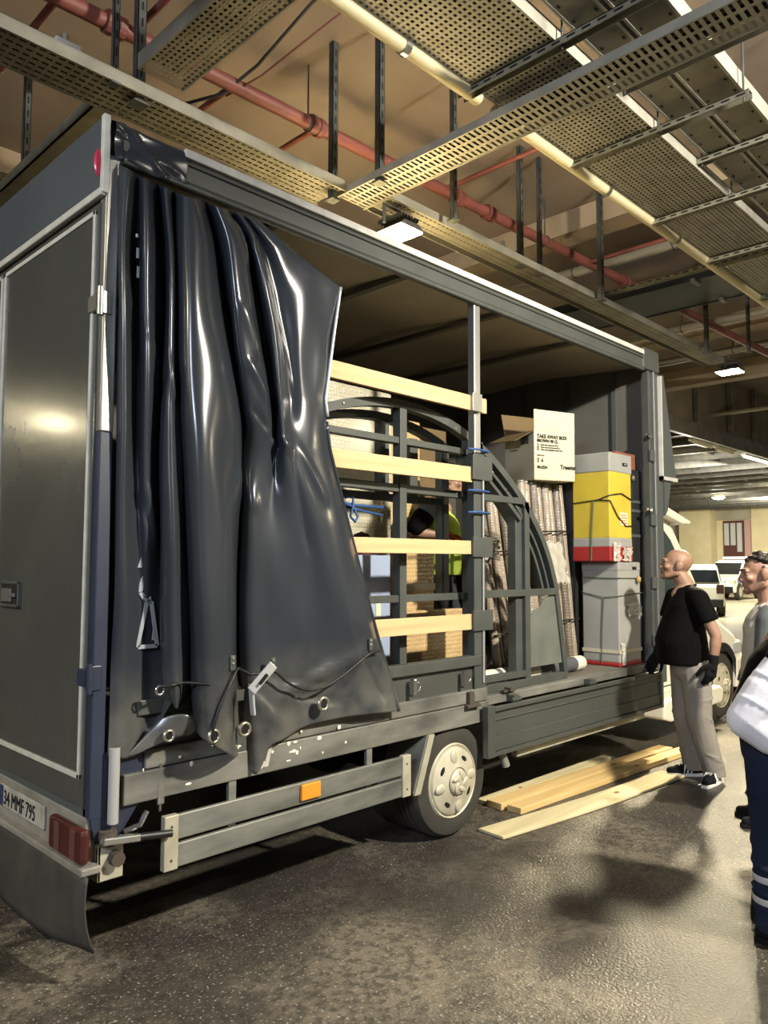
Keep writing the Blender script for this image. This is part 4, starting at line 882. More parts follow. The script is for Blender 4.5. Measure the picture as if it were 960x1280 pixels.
slab('wrapped_package', 'short wide brown bubble wrapped package on the load floor', 3.72, 4.32, 3.43, 3.50, 1.345, 'wrap_brown')
t = thing('film_wrapped_board', 'film wrapped board with bluish white painted reflections beside the brown packages', 'panel', (3.23, 3.45, DECK))
build('board', B(2.80, 3.57, 3.44, 3.48, DECK, 1.71), 'film_reflection', t, bevel=.004)  # pale blue base colour stands in for reflections on clear film
build('inner_mat', B(3.05, 3.32, 3.436, 3.442, 1.25, 1.60), 'film_grey', t); build('inner_strip', B(3.33, 3.38, 3.436, 3.442, 1.0, 1.45), 'film_yellow', t); build('inner_strip', B(3.44, 3.48, 3.436, 3.442, 1.0, 1.45), 'film_yellow', t)
tag(build('lashing_rope', MB().tube([(2.70, 3.29, 2.045), (2.95, 3.285, 2.02), (3.10, 3.28, 2.0), (3.36, 3.285, 2.0)], .008, 8).tube([(2.70, 3.30, 2.03), (3.05, 3.29, 1.985), (3.36, 3.29, 1.95)], .007, 8)
    .tube([(3.02, 3.275, 2.04), (3.08, 3.27, 2.05), (3.07, 3.265, 1.99), (3.05, 3.262, 1.93), (3.085, 3.26, 1.90), (3.11, 3.262, 1.93), (3.08, 3.27, 1.99), (3.02, 3.275, 2.0)], .008, 8), 'rope_blue', smooth=True), 'blue rope knotted across the arched frame', 'rope')
t = thing('brown_rounded_top', 'dark brown rounded top peeking over the third slat', 'rounded top', (3.58, 3.70, DECK))  # rounded stand-in for an unidentified dark brown top
bm_ = MB().lathe([(.001, 1.07), (.05, 1.05), (.075, 1.0), (.085, .9), (.09, .4), (.09, 0), (.001, 0)], (3.58, 3.72, DECK), 'z', 18)
build('roll', bm_, 'rounded_brown', t, smooth=True); build('strap', MB().lathe([(.092, .6), (.095, .6), (.095, .64), (.092, .64)], (3.58, 3.72, DECK), 'z', 18), 'cable_black', t)
# --- bundles of wrapped poles leaning against the front
def pole(x, y, ztop, dx, dy, r, m, group, label):
    t = thing('wrapped_pole', label, 'pole', (x+dx, y+dy, DECK), group)
    P = [Vector((x+dx, y+dy, DECK+r*.3)).lerp(Vector((x, y, ztop)), k/10)+Vector((.004*math.sin(k*1.7+x*30), 0, 0)) for k in range(11)]
    build('pole', MB().tube(P, [r*(1+.02*math.sin(k*2.1+x*50)) for k in range(11)], 12), m, t, smooth=40)
    build('end_cap', MB().tube([P[-1]-Vector((0, 0, .03)), P[-1]+Vector((0, 0, .006))], r*1.06, 12), 'wrap_dark', t)
rb = 'right bundle of leaning wrapped poles'; lb_ = 'left bundle of leaning wrapped poles'
for k in range(8):
    pole(5.27+.087*k, 3.60+.02*(k % 2), 2.34+.0005*k, -.045, -.16, .040, ['wrap_pole', 'wrap_pole', 'wrap_dark', 'wrap_pole'][(k*3) % 4], rb, 'tan wrapped pole leaning under the white carton, '+['leftmost', 'second from left', 'third from left', 'fourth from left', 'fifth from left', 'sixth from left', 'seventh from left', 'rightmost'][k])
for k in range(7):
    pole(4.76+.077*k, 3.66+.025*(k % 2), 2.12+.03*k, .10, -.13, .034, ['wrap_pole', 'wrap_dark', 'wrap_pole'][k % 3], lb_, 'brown wrapped pole leaning behind the quarter arch gate, '+['leftmost', 'second from left', 'third from left', 'fourth from left', 'fifth from left', 'sixth from left', 'rightmost'][k])
for z, xa, xb in ((1.12, 4.80, 5.36), (1.75, 4.74, 5.30)):
    yy = 3.66-.135*(1-(z-.8)/1.4)-.055
    tag(build('binding_cord', MB().tube([(xa, yy+.03, z-.01), (xa+.02, yy, z), ((xa+xb)/2, yy-.006, z+.01), (xb-.02, yy, z+.006), (xb, yy+.03, z)], .006, 8), 'cable_black', smooth=True),
        'dark cord round the left pole bundle, %s one' % ('lower' if z < 1.4 else 'upper'), 'cord')
for z in (1.18, 1.92):
    yy = 3.6-.16*(1-(z-.8)/1.55)-.06
    tag(build('binding_cord', MB().tube([(5.19, yy+.03, z-.01), (5.22, yy, z), (5.55, yy-.008, z+.012), (5.87, yy, z+.02), (5.90, yy+.03, z+.02)], .006, 8), 'cable_black', smooth=True),
        'dark cord round the right pole bundle, %s one' % ('lower' if z < 1.4 else 'upper'), 'cord')
t = thing('dark_slab', 'dark purplish grey slab between the poles and the yellow box', 'panel', (5.98, 3.62, DECK))
build('slab', B(5.945, 5.985, 3.50, 3.85, DECK, 2.40), 'slate_dark', t, bevel=.006); build('edge_band', B(5.94, 5.99, 3.495, 3.50, DECK, 2.40), 'case_black', t)
t = thing('bent_tube_chair', 'pale bent tube chair frame behind the quarter arch gate', 'frame', (5.0, 3.78, DECK))
def utube(x0, x1, zb, zt, y):
    P = [(x0, y, zt)]+[(x0, y, zb+.08)]+[((x0+x1)/2-(x1-x0)/2*math.cos(R(a)), y, zb+.08-.08*math.sin(R(a))) for a in range(20, 180, 20)]+[(x1, y, zb+.08), (x1, y, zt)]
    return MB().tube(P, .014, 10)
build('bent_tube', utube(4.98, 5.10, 2.05, 2.55, 3.78), 'alu_bright', t, smooth=True); build('bent_tube', utube(4.86, 5.16, .815, 2.52, 3.80), 'alu_bright', t, smooth=True)
build('cross_tube', MB().tube([(4.86, 3.80, 2.50), (5.0, 3.79, 2.60), (5.16, 3.80, 2.52)], .014, 10), 'alu_bright', t, smooth=True)
t = thing('chrome_rack', 'shiny chrome tube rack in clear film by the centre post', 'rack', (4.7, 3.45, 1.7))
for a, b in (((4.28, 3.40, 1.98), (4.72, 3.42, 1.78)), ((4.30, 3.42, 1.80), (4.66, 3.40, 1.84)), ((4.55, 3.40, 1.68), (4.70, 3.40, 1.83)), ((4.45, 3.40, 1.66), (4.60, 3.40, 1.80)), ((4.40, 3.41, DECK), (4.42, 3.41, 1.88))):
    build('rack_tube', MB().tube([a, b], .016, 10), 'chrome', t, smooth=40)
fm = MB(); n = 14; vs_ = [(4.30+.36*i/n+.03*random.random(), 3.375+.02*random.random(), 1.68+.26*j/n*(1-.3*i/n)+.02*random.random()) for i in range(n+1) for j in range(n+1)]
fm.add(vs_, [(i*(n+1)+j, i*(n+1)+j+1, (i+1)*(n+1)+j+1, (i+1)*(n+1)+j) for i in range(n) for j in range(n)])
o = build('film', fm, 'clear_film', t, smooth=True, label='crumpled clear plastic film'); s = o.modifiers.new('s', 'SOLIDIFY'); s.thickness = .002
fm = MB(); vs_ = [(5.42+.26*i/n+.01*math.sin(j*.9), 3.43+.012*math.sin(j*1.1+i*.7)+.006*random.random()+.07*(j/n-.5), 1.50+.34*j/n+.012*math.sin(i*1.3)) for i in range(n+1) for j in range(n+1)]
fm.add(vs_, [(i*(n+1)+j, i*(n+1)+j+1, (i+1)*(n+1)+j+1, (i+1)*(n+1)+j) for i in range(n) for j in range(n)])
o = tag(build('plastic_film', fm, 'clear_film', smooth=True), 'crumpled clear film wrapped on the right pole bundle', 'film'); s = o.modifiers.new('s', 'SOLIDIFY'); s.thickness = .002
t = thing('film_roll', 'white and grey roll lying along the load floor behind the gate', 'roll', (4.9, 3.29, DECK))
build('roll', MB().lathe([(.001, 0), (.05, 0), (.056, .01), (.056, 1.49), (.05, 1.5), (.001, 1.5)], (4.14, 3.27, DECK+.06), 'x', 24), 'roll_grey', t, smooth=40)
for x, w_ in ((4.16, .28), (4.50, .035), (4.66, .3), (5.50, .12)): build('wrap_band', MB().lathe([(.056, 0), (.058, .004), (.058, w_), (.056, w_+.004)], (x, 3.27, DECK+.06), 'x', 24), 'roll_white', t, smooth=40)
for k, (x, y, z, a, c, s) in enumerate(((4.36, 3.52, .91, .6, .3, (.07, .09, .10)), (4.46, 3.46, .885, -.5, .9, (.05, .07, .08)), (4.56, 3.50, .93, 1.0, .5, (.06, .10, .12)))):
    t = thing('wood_offcut', ['yellowish wood offcut beside the centre post, left of three', 'smallest wood offcut between two others', 'wood offcut tilted against the left pole bundle'][k], 'wood block', (x, y, DECK), 'wood offcuts on the load floor')
    build('block', MB().box(x-s[0], x+s[0], y-s[1]/2, y+s[1]/2, DECK, DECK+s[2]*1.6, (0, 0, a)), 'offcut', t, bevel=.004)
    build('stub', MB().box(x-s[0]*.5, x+s[0]*.5, y-s[1]*.4, y+s[1]*.4, DECK+s[2]*1.6, DECK+s[2]*2.0, (0, 0, c)), 'offcut', t, bevel=.004)
# --- white carton on top of the poles
CX, CY, CZ = 5.33, 3.50, 2.355
ca = R(-14); fx = Vector((math.cos(ca), math.sin(ca), .02)); fy = Vector((-math.sin(ca), math.cos(ca), 0)); up = Vector((0, 0, 1))
t = thing('carton', 'open white carton printed TAKE AWAY BOX on top of the poles', 'carton', (5.55, 3.65, 2.43))
def cbox(a0, a1, b0, b1, c0, c1):
    m = MB(); V = [Vector((CX, CY, CZ))+fx*a+fy*b+up*c for a in (a0, a1) for b in (b0, b1) for c in (c0, c1)]
    return m.add(V, [(0, 1, 3, 2), (4, 6, 7, 5), (0, 4, 5, 1), (2, 3, 7, 6), (0, 2, 6, 4), (1, 5, 7, 3)])
W_, D_, H_ = .46, .36, .40
for a in ((0, W_, 0, .006, 0, H_), (0, W_, D_-.006, D_, 0, H_), (0, .006, .006, D_-.006, 0, H_), (W_-.006, W_, .006, D_-.006, 0, H_), (0, W_, 0, D_, -.004, .004)):
    build('carton_wall', cbox(*a), 'carton_white', t)
build('carton_flap', cbox(0, W_, -.002, .004, H_, H_+.18), 'carton_white', t, label='white flap standing straight up')
fb = MB(); V = lambda a, b, c: Vector((CX, CY, CZ))+fx*a+fy*b+up*c
fb.add([V(0, .0, H_), V(0, D_, H_), V(-.16, D_+.02, H_-.07), V(-.16, .05, H_-.09)], [(0, 1, 2, 3)])
o = build('carton_flap', fb, 'carton_brown', t, label='brown inner side of a folded out flap'); s = o.modifiers.new('s', 'SOLIDIFY'); s.thickness = .005
fb = MB(); fb.add([V(0, D_, H_), V(W_, D_, H_), V(W_, D_+.05, H_+.2), V(0, D_+.05, H_+.2)], [(0, 1, 2, 3)])
o = build('carton_flap', fb, 'carton_brown', t); s = o.modifiers.new('s', 'SOLIDIFY'); s.thickness = .005
def ctext(s, size, a, c): text_mesh('print', s, size, 'ink', t, tuple(V(a, -.004, c)), tuple(fx), (0, 0, 1), .0006, bold=(.0016 if size > .03 else .0006))
for s_, sz, a, c in (('TAKE AWAY BOX', .042, .03, .345), ('BROWN 98 CL', .036, .03, .310), ('TR   Kraft take away box 98 cl', .019, .03, .282), ('EN   Take away box brown 98 cl', .019, .03, .262), ('DE   Take away schachtel braun 98 cl', .019, .03, .242), ('Adet / pcs', .019, .03, .195), ('2  6', .044, .03, .145), ('84-2234', .034, .03, .09), ('Treestar', .052, .29, .095)):
    ctext(s_, sz, a, c)
bc = MB()
for k in range(9): 
    p = V(-.004, .06+k*.011, .30); bc.box(p.x-.002, p.x, p.y, p.y+(.006 if k % 3 else .003), p.z, p.z+.07)
build('bar_stripes', bc, 'ink', t, kind='stuff')
text_mesh('print', 'Treestar', .03, 'ink', t, tuple(V(-.004, .30, .255)), tuple(-fy), (0, 0, 1), .0006)
# --- yellow box on grey box
def crate(x, y, z, w_, d, bands, name, label):
    t = thing(name, label, 'box', (x+w_/2, y+d/2, z))
    for nm, z0, z1, m, g in bands: build(nm, B(x-g, x+w_+g, y-g, y+d+g, z0, z1), m, t, bevel=.012)
    return t
t = crate(5.99, 3.115, DECK, .39, .345, (('base', DECK, .84, 'crate_red', .004), ('body', .835, 1.655, 'crate_grey', 0), ('lid', 1.60, 1.68, 'crate_grey', .003)), 'storage_box', 'tall light grey plastic box at the front edge of the load floor')
build('hand_slot', B(6.23, 6.30, 3.108, 3.116, 1.615, 1.64), 'dark_void', t)
build('cork_knob', MB().ellipsoid((6.30, 3.09, 1.53), (.025, .02, .03), 10, 8), 'cork', t)
def loop(zs, x0, x1, y0, y1): return [(x0, y1, zs[0]), (x0, y0, zs[1]), (x1, y0, zs[2]), (x1, y1, zs[3])]
build('tie_cord', MB().tube([(5.985, 3.46, 1.545), (5.983, 3.108, 1.545), (6.385, 3.106, 1.54), (6.388, 3.46, 1.54)], .004, 6), 'cord_green', t)
build('tie_cord', MB().tube([(5.985, 3.46, 1.42), (5.982, 3.25, 1.38), (5.983, 3.108, 1.395), (6.385, 3.106, 1.415)], .004, 6), 'cord_green', t)
build('tie_cord', MB().tube([(5.982, 3.25, 1.38), (5.984, 3.27, 1.1), (5.984, 3.28, .82)], .004, 6), 'cord_green', t)
tp = MB().box(5.984, 6.386, 3.109, 3.462, .915, .945); build('tape', tp, 'clear_tape', t)
def crumple(x0, x1, z0, z1, y, nm, p, mt='clear_film'):
    m = MB(); n = 8; v = [(x0+(x1-x0)*i/n+random.uniform(-.008, .008), y-random.uniform(.004, .03), z0+(z1-z0)*j/n+random.uniform(-.008, .008)) for i in range(n+1) for j in range(n+1)]
    m.add(v, [(i*(n+1)+j, i*(n+1)+j+1, (i+1)*(n+1)+j+1, (i+1)*(n+1)+j) for i in range(n) for j in range(n)])
    o = build(nm, m, mt, p, smooth=False); s = o.modifiers.new('s', 'SOLIDIFY'); s.thickness = .002; return o
crumple(6.12, 6.34, 1.22, 1.33, 3.114, 'tape_scrap', t); crumple(6.0, 6.05, .82, 1.0, 3.114, 'tape_scrap', t)
t = crate(5.86, 3.115, 1.682, .385, .35, (('base', 1.682, 1.81, 'crate_red', .004), ('band', 1.80, 1.885, 'crate_grey', .002), ('body', 1.875, 2.45, 'crate_yellow', 0), ('lid', 2.435, 2.60, 'crate_grey', .006)), 'storage_box', 'bright yellow box with grey lid stacked on the grey box')
build('hand_slot', B(6.08, 6.16, 3.103, 3.11, 2.50, 2.525), 'dark_void', t); build('slot_pull', B(6.10, 6.14, 3.10, 3.108, 2.508, 2.517), 'crate_grey', t)
build('tie_cord', MB().tube([(5.855, 3.47, 2.18), (5.853, 3.22, 2.20), (5.853, 3.108, 2.235), (6.05, 3.106, 2.26), (6.25, 3.106, 2.21)], .005, 6), 'cable_black', t, smooth=True)
build('tie_cord', MB().tube([(5.853, 3.22, 2.20), (5.854, 3.108, 2.19), (5.98, 3.106, 2.06), (6.12, 3.106, 1.985), (6.25, 3.106, 1.99)], .005, 6), 'cable_black', t, smooth=True)
build('tie_cord', MB().tube([(5.853, 3.26, 2.20), (5.853, 3.28, 1.95), (5.853, 3.29, 1.69)], .005, 6), 'cord_green', t)
stk = build('sticker', B(6.03, 6.16, 3.110, 3.114, 1.99, 2.10), 'sticker', t)
for k in range(4): build('sticker_line', B(6.04, 6.15-.02*(k % 2), 3.108, 3.111, 2.005+k*.022, 2.013+k*.022), 'sticker_red', stk)
crumple(5.87, 6.0, 1.69, 1.84, 3.114, 'tape_scrap', t); crumple(6.05, 6.2, 1.69, 1.80, 3.114, 'tape_scrap', t); build('strap_end', MB().bar((6.08, 3.10, 1.79), (6.16, 3.095, 1.72), .01, .03), 'alu_bright', t)
# --- black cases at the front pillar; the lower one is added to fill a dark gap
t = thing('black_case', 'lower matte black case added in the dark gap behind the front pillar', 'case', (6.47, 3.4, DECK)); build('body', B(6.395, 6.53, 3.16, 3.60, DECK, 1.66), 'case_black', t, bevel=.01); build('clasp', B(6.44, 6.49, 3.15, 3.162, 1.2, 1.3), 'frame_grey', t)
t = thing('black_case', 'upper matte black case beside the yellow box', 'case', (6.4, 3.4, 1.66)); build('body', B(6.28, 6.53, 3.16, 3.60, 1.66, 2.50), 'case_black', t, bevel=.01)
for z in (2.2, 2.12, 1.9): build('strap', B(6.275, 6.535, 3.154, 3.61, z, z+.025), 'paint_matte', t)
build('clasp', MB().ellipsoid((6.36, 3.15, 2.42), (.03, .015, .03), 10, 8), 'chrome', t)
t = thing('red_batten', 'short reddish wooden batten lying on the upper black case', 'batten', (6.35, 3.3, 2.5)); build('batten', B(6.13, 6.50, 3.20, 3.29, 2.605, 2.645), 'wood_red', t, bevel=.003)
build('support', B(6.33, 6.5, 3.20, 3.29, 2.50, 2.605), 'wood_red', t)
# ================================================================== PLANKS ON THE ASPHALT
mat('plank', 'cfb27a', .65, col2='ba9a60', scale=3, stretch=(.3, 5, 5), bump=.05, bscale=30); mat('plank_pale', 'c9bd95', .7, col2='b3a67c', scale=3, stretch=(.3, 5, 5), bump=.05, bscale=30)
def plank(p0, p1, wd, th, z0, m, label, sag=0.0):
    a = Vector(p0); b = Vector(p1); d = (b-a).normalized(); nrm = Vector((-d.y, d.x, 0)); mb = MB(); n = 12; v = []
    for i in range(n+1):
        c = a.lerp(b, i/n)+nrm*sag*math.sin(math.pi*i/n)
        for s_, h in ((-1, 0), (1, 0), (1, th), (-1, th)): v.append(c+nrm*wd/2*s_+Vector((0, 0, z0+h)))
    f = [(3, 2, 1, 0), tuple(4*n+k for k in range(4))]
    for i in range(n):
        for k in range(4): f.append((4*i+k, 4*i+(k+1) % 4, 4*i+4+(k+1) % 4, 4*i+4+k))
    t = thing('plank', label, 'plank', (a.x, a.y, 0), 'pine planks lying on the asphalt')
    build('board', mb.add(v, f), m, t, bevel=.003)
    kn = a.lerp(b, .62); build('knot', MB().ellipsoid((kn.x, kn.y-.02, z0+th), (.03, .018, .001), 12, 4), 'wood_red', t)
plank((4.34, 3.20, 0), (6.74, 3.08, 0), .13, .045, .002, 'plank', 'pine plank closest to the truck, squared off ends')
plank((4.36, 3.05, 0), (6.90, 2.93, 0), .115, .042, .002, 'plank', 'middle pine plank, reaching farthest toward the man in black')
plank((3.90, 2.90, 0), (6.02, 2.70, 0), .20, .018, .003, 'plank_pale', 'thin wide pale plank closest to the camera', -.03)
t = thing('plank', 'short plank end showing under the plank closest to the truck', 'plank', (4.33, 3.3, 0)); build('board', B(4.36, 6.1, 3.27, 3.36, .002, .03), 'plank_pale', t, bevel=.003); build('knot', MB().ellipsoid((4.8, 3.3, .03), (.02, .015, .001), 10, 4), 'wood_red', t)
# ================================================================== PEOPLE
for n_, c1, c2 in (('skin', '977360', '876453'), ('skin_tan', '93725d', '84644f'), ('lip', '96604f', '8c5848')): mat(n_, c1, .5, col2=c2, scale=9, sub=.08)
mat('scalp', '96765f', .5, col2='a98468', scale=20); mat('stubble', '6f5444', .7, col2='7d604e', scale=40); mat('hair_dark', '1a1512', .6, col2='2a211b', scale=40, bump=.5, bscale=90)
mat('eye_white', '9a9488', .4); mat('iris', '1f1611', .2)
def cloth(n, a, b, bump=.25): return mat(n, a, .85, col2=b, scale=4, bump=bump, bscale=12, spec=.12)
cloth('tee_black', '040404', '070707'); cloth('khaki', '857f76', '756f66'); cloth('vest_pale', 'a39f95', '938f85'); cloth('jacket_grey', '55585a', '484b4d')
cloth('navy', '171d2e', '1d2436'); cloth('white_shirt', 'd6d5da', 'c6c6cf'); cloth('glove_black', '111112', '18181a'); cloth('shoe_black', '121213', '1a1a1c', .1); cloth('hivis', 'a9bd4e', '9aae44')
mat('stripe_white', 'd8d5cc', .5); mat('reflective', 'b4b6b8', .3, .3); cloth('shirt_grey', '6d6f72', '5c5e61'); cloth('trouser_dark', '2b2d31', '24262a'); cloth('glove_orange', 'a0562e', '8a4825'); cloth('cap_dark', '23201f', '2b2827')
def blob(name, el, voxel, material, parent, world, it=4, label=None):
    """fuse tapered capsules and ellipsoids into one continuous skin (voxel remesh + smoothing)"""
    mb = MB()
    for e in el:
        if e[0] == 'l':
            o_ = len(mb.v); n_ = 24
            for c_, rx, ry in e[1]:
                for k in range(n_):
                    q = 2*math.pi*k/n_; cs, sn = math.cos(q), math.sin(q)
                    mb.v.append((c_[0]+rx*math.copysign(abs(cs)**.85, cs), c_[1]+ry*math.copysign(abs(sn)**.85, sn), c_[2]))
            m_ = len(e[1])
            for i in range(m_-1):
                for k in range(n_): mb.f.append((o_+i*n_+k, o_+i*n_+(k+1) % n_, o_+(i+1)*n_+(k+1) % n_, o_+(i+1)*n_+k))
            mb.f.append(tuple(o_+k for k in reversed(range(n_)))); mb.f.append(tuple(o_+(m_-1)*n_+k for k in range(n_)))
        elif e[0] == 'f': mb.tube(e[1], e[2], 16)
        elif e[0] == 'c':
            p0, r0, p1, r1 = Vector(e[1]), e[2], Vector(e[3]), e[4]; d = p1-p0
            L = max(d.length, 1e-4); d = d/L; P = []; Q = []
            for k in range(0, 6): a = R(90-k*18); P.append(p0-d*r0*math.sin(a)); Q.append(max(r0*math.cos(a), .0008))
            for k in range(0, 6): a = R(k*18); P.append(p1+d*r1*math.sin(a)); Q.append(max(r1*math.cos(a), .0008))
            mb.tube(P, Q, 14)
        else: mb.ellipsoid(e[1], e[2], 18, 12, e[3] if len(e) > 3 else None)
    me = bpy.data.meshes.new('tmp'); me.from_pydata(mb.v, [], mb.f); me.update()
    bm = bmesh.new(); bm.from_mesh(me); bmesh.ops.remove_doubles(bm, verts=bm.verts, dist=1e-5); bmesh.ops.recalc_face_normals(bm, faces=bm.faces); bm.to_mesh(me); bm.free()
    o = bpy.data.objects.new('tmp', me); COL.objects.link(o)
    r = o.modifiers.new('r', 'REMESH'); r.mode = 'VOXEL'; r.voxel_size = voxel
    s = o.modifiers.new('s', 'SMOOTH'); s.factor = .5; s.iterations = it
    bpy.context.view_layer.update()
    m2 = bpy.data.meshes.new_from_object(o.evaluated_get(bpy.context.evaluated_depsgraph_get()))
    bpy.data.objects.remove(o); bpy.data.meshes.remove(me); m2.name = name
    for v in m2.vertices: v.co = world @ v.co
    c = sum((v.co for v in m2.vertices), Vector())/max(1, len(m2.vertices))
    for v in m2.vertices: v.co -= c
    return link(name, m2, material, parent, c, smooth=True, label=label)
def head_elems(H, hs=1.0):
    T = lambda x, y, z: H @ Vector((x*hs, y*hs, z*hs))
    e3 = H.to_3x3().to_euler(); E = lambda x, y, z, a, b, c: ('e', T(x, y, z), (a*hs, b*hs, c*hs), e3)
    C = lambda a, ra, b, rb_: ('c', T(*a), ra*hs, T(*b), rb_*hs)
    el = [E(-.012, 0, .030, .098, .077, .088), E(.028, 0, -.020, .066, .064, .075), E(.040, 0, -.072, .050, .050, .042), E(.078, 0, -.098, .022, .028, .020),
          C((.090, 0, .018), .009, (.112, 0, -.026), .012), E(.102, .013, -.034, .014, .010, .009), E(.102, -.013, -.034, .014, .010, .009),
          C((.084, .046, .022), .012, (.092, .012, .025), .012), C((.084, -.046, .022), .012, (.092, -.012, .025), .012),
          E(.070, .046, -.022, .022, .020, .020), E(.070, -.046, -.022, .022, .020, .020),
          E(.091, 0, -.058, .013, .024, .007), E(.089, 0, -.070, .013, .021, .008), E(.080, 0, -.05, .02, .03, .02)]
    for s in (1, -1):
        el += [E(-.012, s*.084, -.002, .028, .016, .036), E(-.004, s*.081, -.028, .016, .012, .016), C((.0, s*.062, -.06), .022, (.06, s*.036, -.088), .020)]
    return el
def hand_elems(Wp, d, pn, sc=1.0, curl=.5, fat=1.0):
    """palm and five separate fingers; d = direction from the wrist to the knuckles, pn = palm normal, the thumb leaves on pn x d"""
    d = Vector(d).normalized(); pn = Vector(pn); pn = (pn-d*pn.dot(d)).normalized(); s = pn.cross(d).normalized(); Wp = Vector(Wp)
    el = [('c', Wp, .026*sc*fat, Wp+d*.03*sc, .028*sc*fat)]
    for k, (o, L) in enumerate(((.030, .072), (.011, .080), (-.009, .074), (-.028, .058))):
        kn = Wp+d*(.088-.004*abs(k-1))*sc+s*o*sc; r = .0095*sc*fat
        el.append(('c', Wp+d*.02*sc+s*o*.6*sc, .016*sc*fat, kn, .0125*sc*fat))
        a = curl*(.6+.12*k); p = kn; v = d
        for j, f in enumerate((.45, .32, .23)):
            v = (v*math.cos(a)+pn*math.sin(a)).normalized(); q = p+v*L*f*sc; el.append(('c', p, r*(1-.08*j), q, r*(.94-.08*j))); p = q
            pn2 = pn; a = curl*.55
    t0 = Wp+d*.025*sc+s*.028*sc; t1 = t0+(d*.55+s*.75+pn*.35).normalized()*.045*sc; t2 = t1+(d*.85+s*.25+pn*.4).normalized()*.036*sc; t3 = t2+(d*.9+pn*.45).normalized()*.024*sc
    el += [('c', t0, .017*sc*fat, t1, .013*sc*fat), ('c', t1, .012*sc*fat, t2, .0105*sc*fat), ('c', t2, .0105*sc*fat, t3, .009*sc*fat)]
    return el
def person(label, org, yaw, J, body='skin', hs=1.06, hy=0.0, hp=0.0, hr=0.0):
    t = thing('person', label, 'person', org)
    Wm = Matrix.Translation(Vector(org)) @ Matrix.Rotation(R(yaw), 4, 'Z')
    H = Matrix.Translation(Vector(J['head'])) @ Euler((R(hr), R(-hp), R(hy))).to_matrix().to_4x4()
    hb = H @ Vector((-.03, 0, -.075)); nk = Vector(J['neck'])
    el = head_elems(H, hs)+[('c', hb, .060, nk, .066), ('c', nk, .066, nk.lerp(Vector(J['chest']), .35), .10)]
    for s in 'lr':
        sh, eb, wr = Vector(J['sh_'+s]), Vector(J['el_'+s]), Vector(J['wr_'+s])
        el += [('c', nk-Vector((0, 0, .04)), .055, sh, .058), ('c', sh, .056, sh.lerp(eb, .5), .049), ('c', sh.lerp(eb, .5), .049, eb, .041), ('c', eb, .041, eb.lerp(wr, .3), .043), ('c', eb.lerp(wr, .3), .043, wr, .027), ('c', wr, .027, wr+(wr-eb).normalized()*.02, .026)]
        hp_, kn, an = Vector(J['hip_'+s]), Vector(J['kn_'+s]), Vector(J['an_'+s])
        el += [('c', hp_, .085, kn, .052), ('c', kn, .052, kn.lerp(an, .35), .053), ('c', kn.lerp(an, .35), .053, an, .036)]
    ch, be, pe = Vector(J['chest']), Vector(J['belly']), Vector(J['pelvis'])
    el += [('e', ch, (.095, .145, .17)), ('e', be, (.10, .135, .14)), ('e', pe, (.10, .14, .11))]
    b = blob('body', el, .0075, body, t, Wm, 3, 'bare skin')
    for s in (1, -1):
        ey = Wm @ H @ Vector((.0775*hs, s*.033*hs, .004*hs)); e = build('eye', MB().ellipsoid(ey, (.0115, .0115, .0085), 12, 8), 'eye_white', b, smooth=True)
        iy = Wm @ H @ Vector((.0855*hs, s*.034*hs, .004*hs)); build('iris', MB().ellipsoid(iy, (.0055, .0055, .006), 10, 6), 'iris', b, smooth=True)
    return t, Wm, H, b
def feature(nm, el, m, p, Wm, vox=.004, it=3, label=None): return blob(nm, el, vox, m, p, Wm, it, label)
def brows(H, p, Wm, hs=1.06, m='hair_dark'):
    for s in (1, -1):
        T = lambda x, y, z: H @ Vector((x*hs, y*hs, z*hs))
        feature('eyebrow', [('c', T(.102, s*.014, .026), .006, T(.100, s*.032, .031), .007), ('c', T(.100, s*.032, .031), .007, T(.088, s*.054, .026), .005)], m, p, Wm, .003, 2)
    feature('lips', [('e', H @ Vector((.097*hs, 0, -.058*hs)), (.010, .021, .005), H.to_3x3().to_euler()), ('e', H @ Vector((.095*hs, 0, -.068*hs)), (.010, .018, .006), H.to_3x3().to_euler())], 'lip', p, Wm, .003, 2)
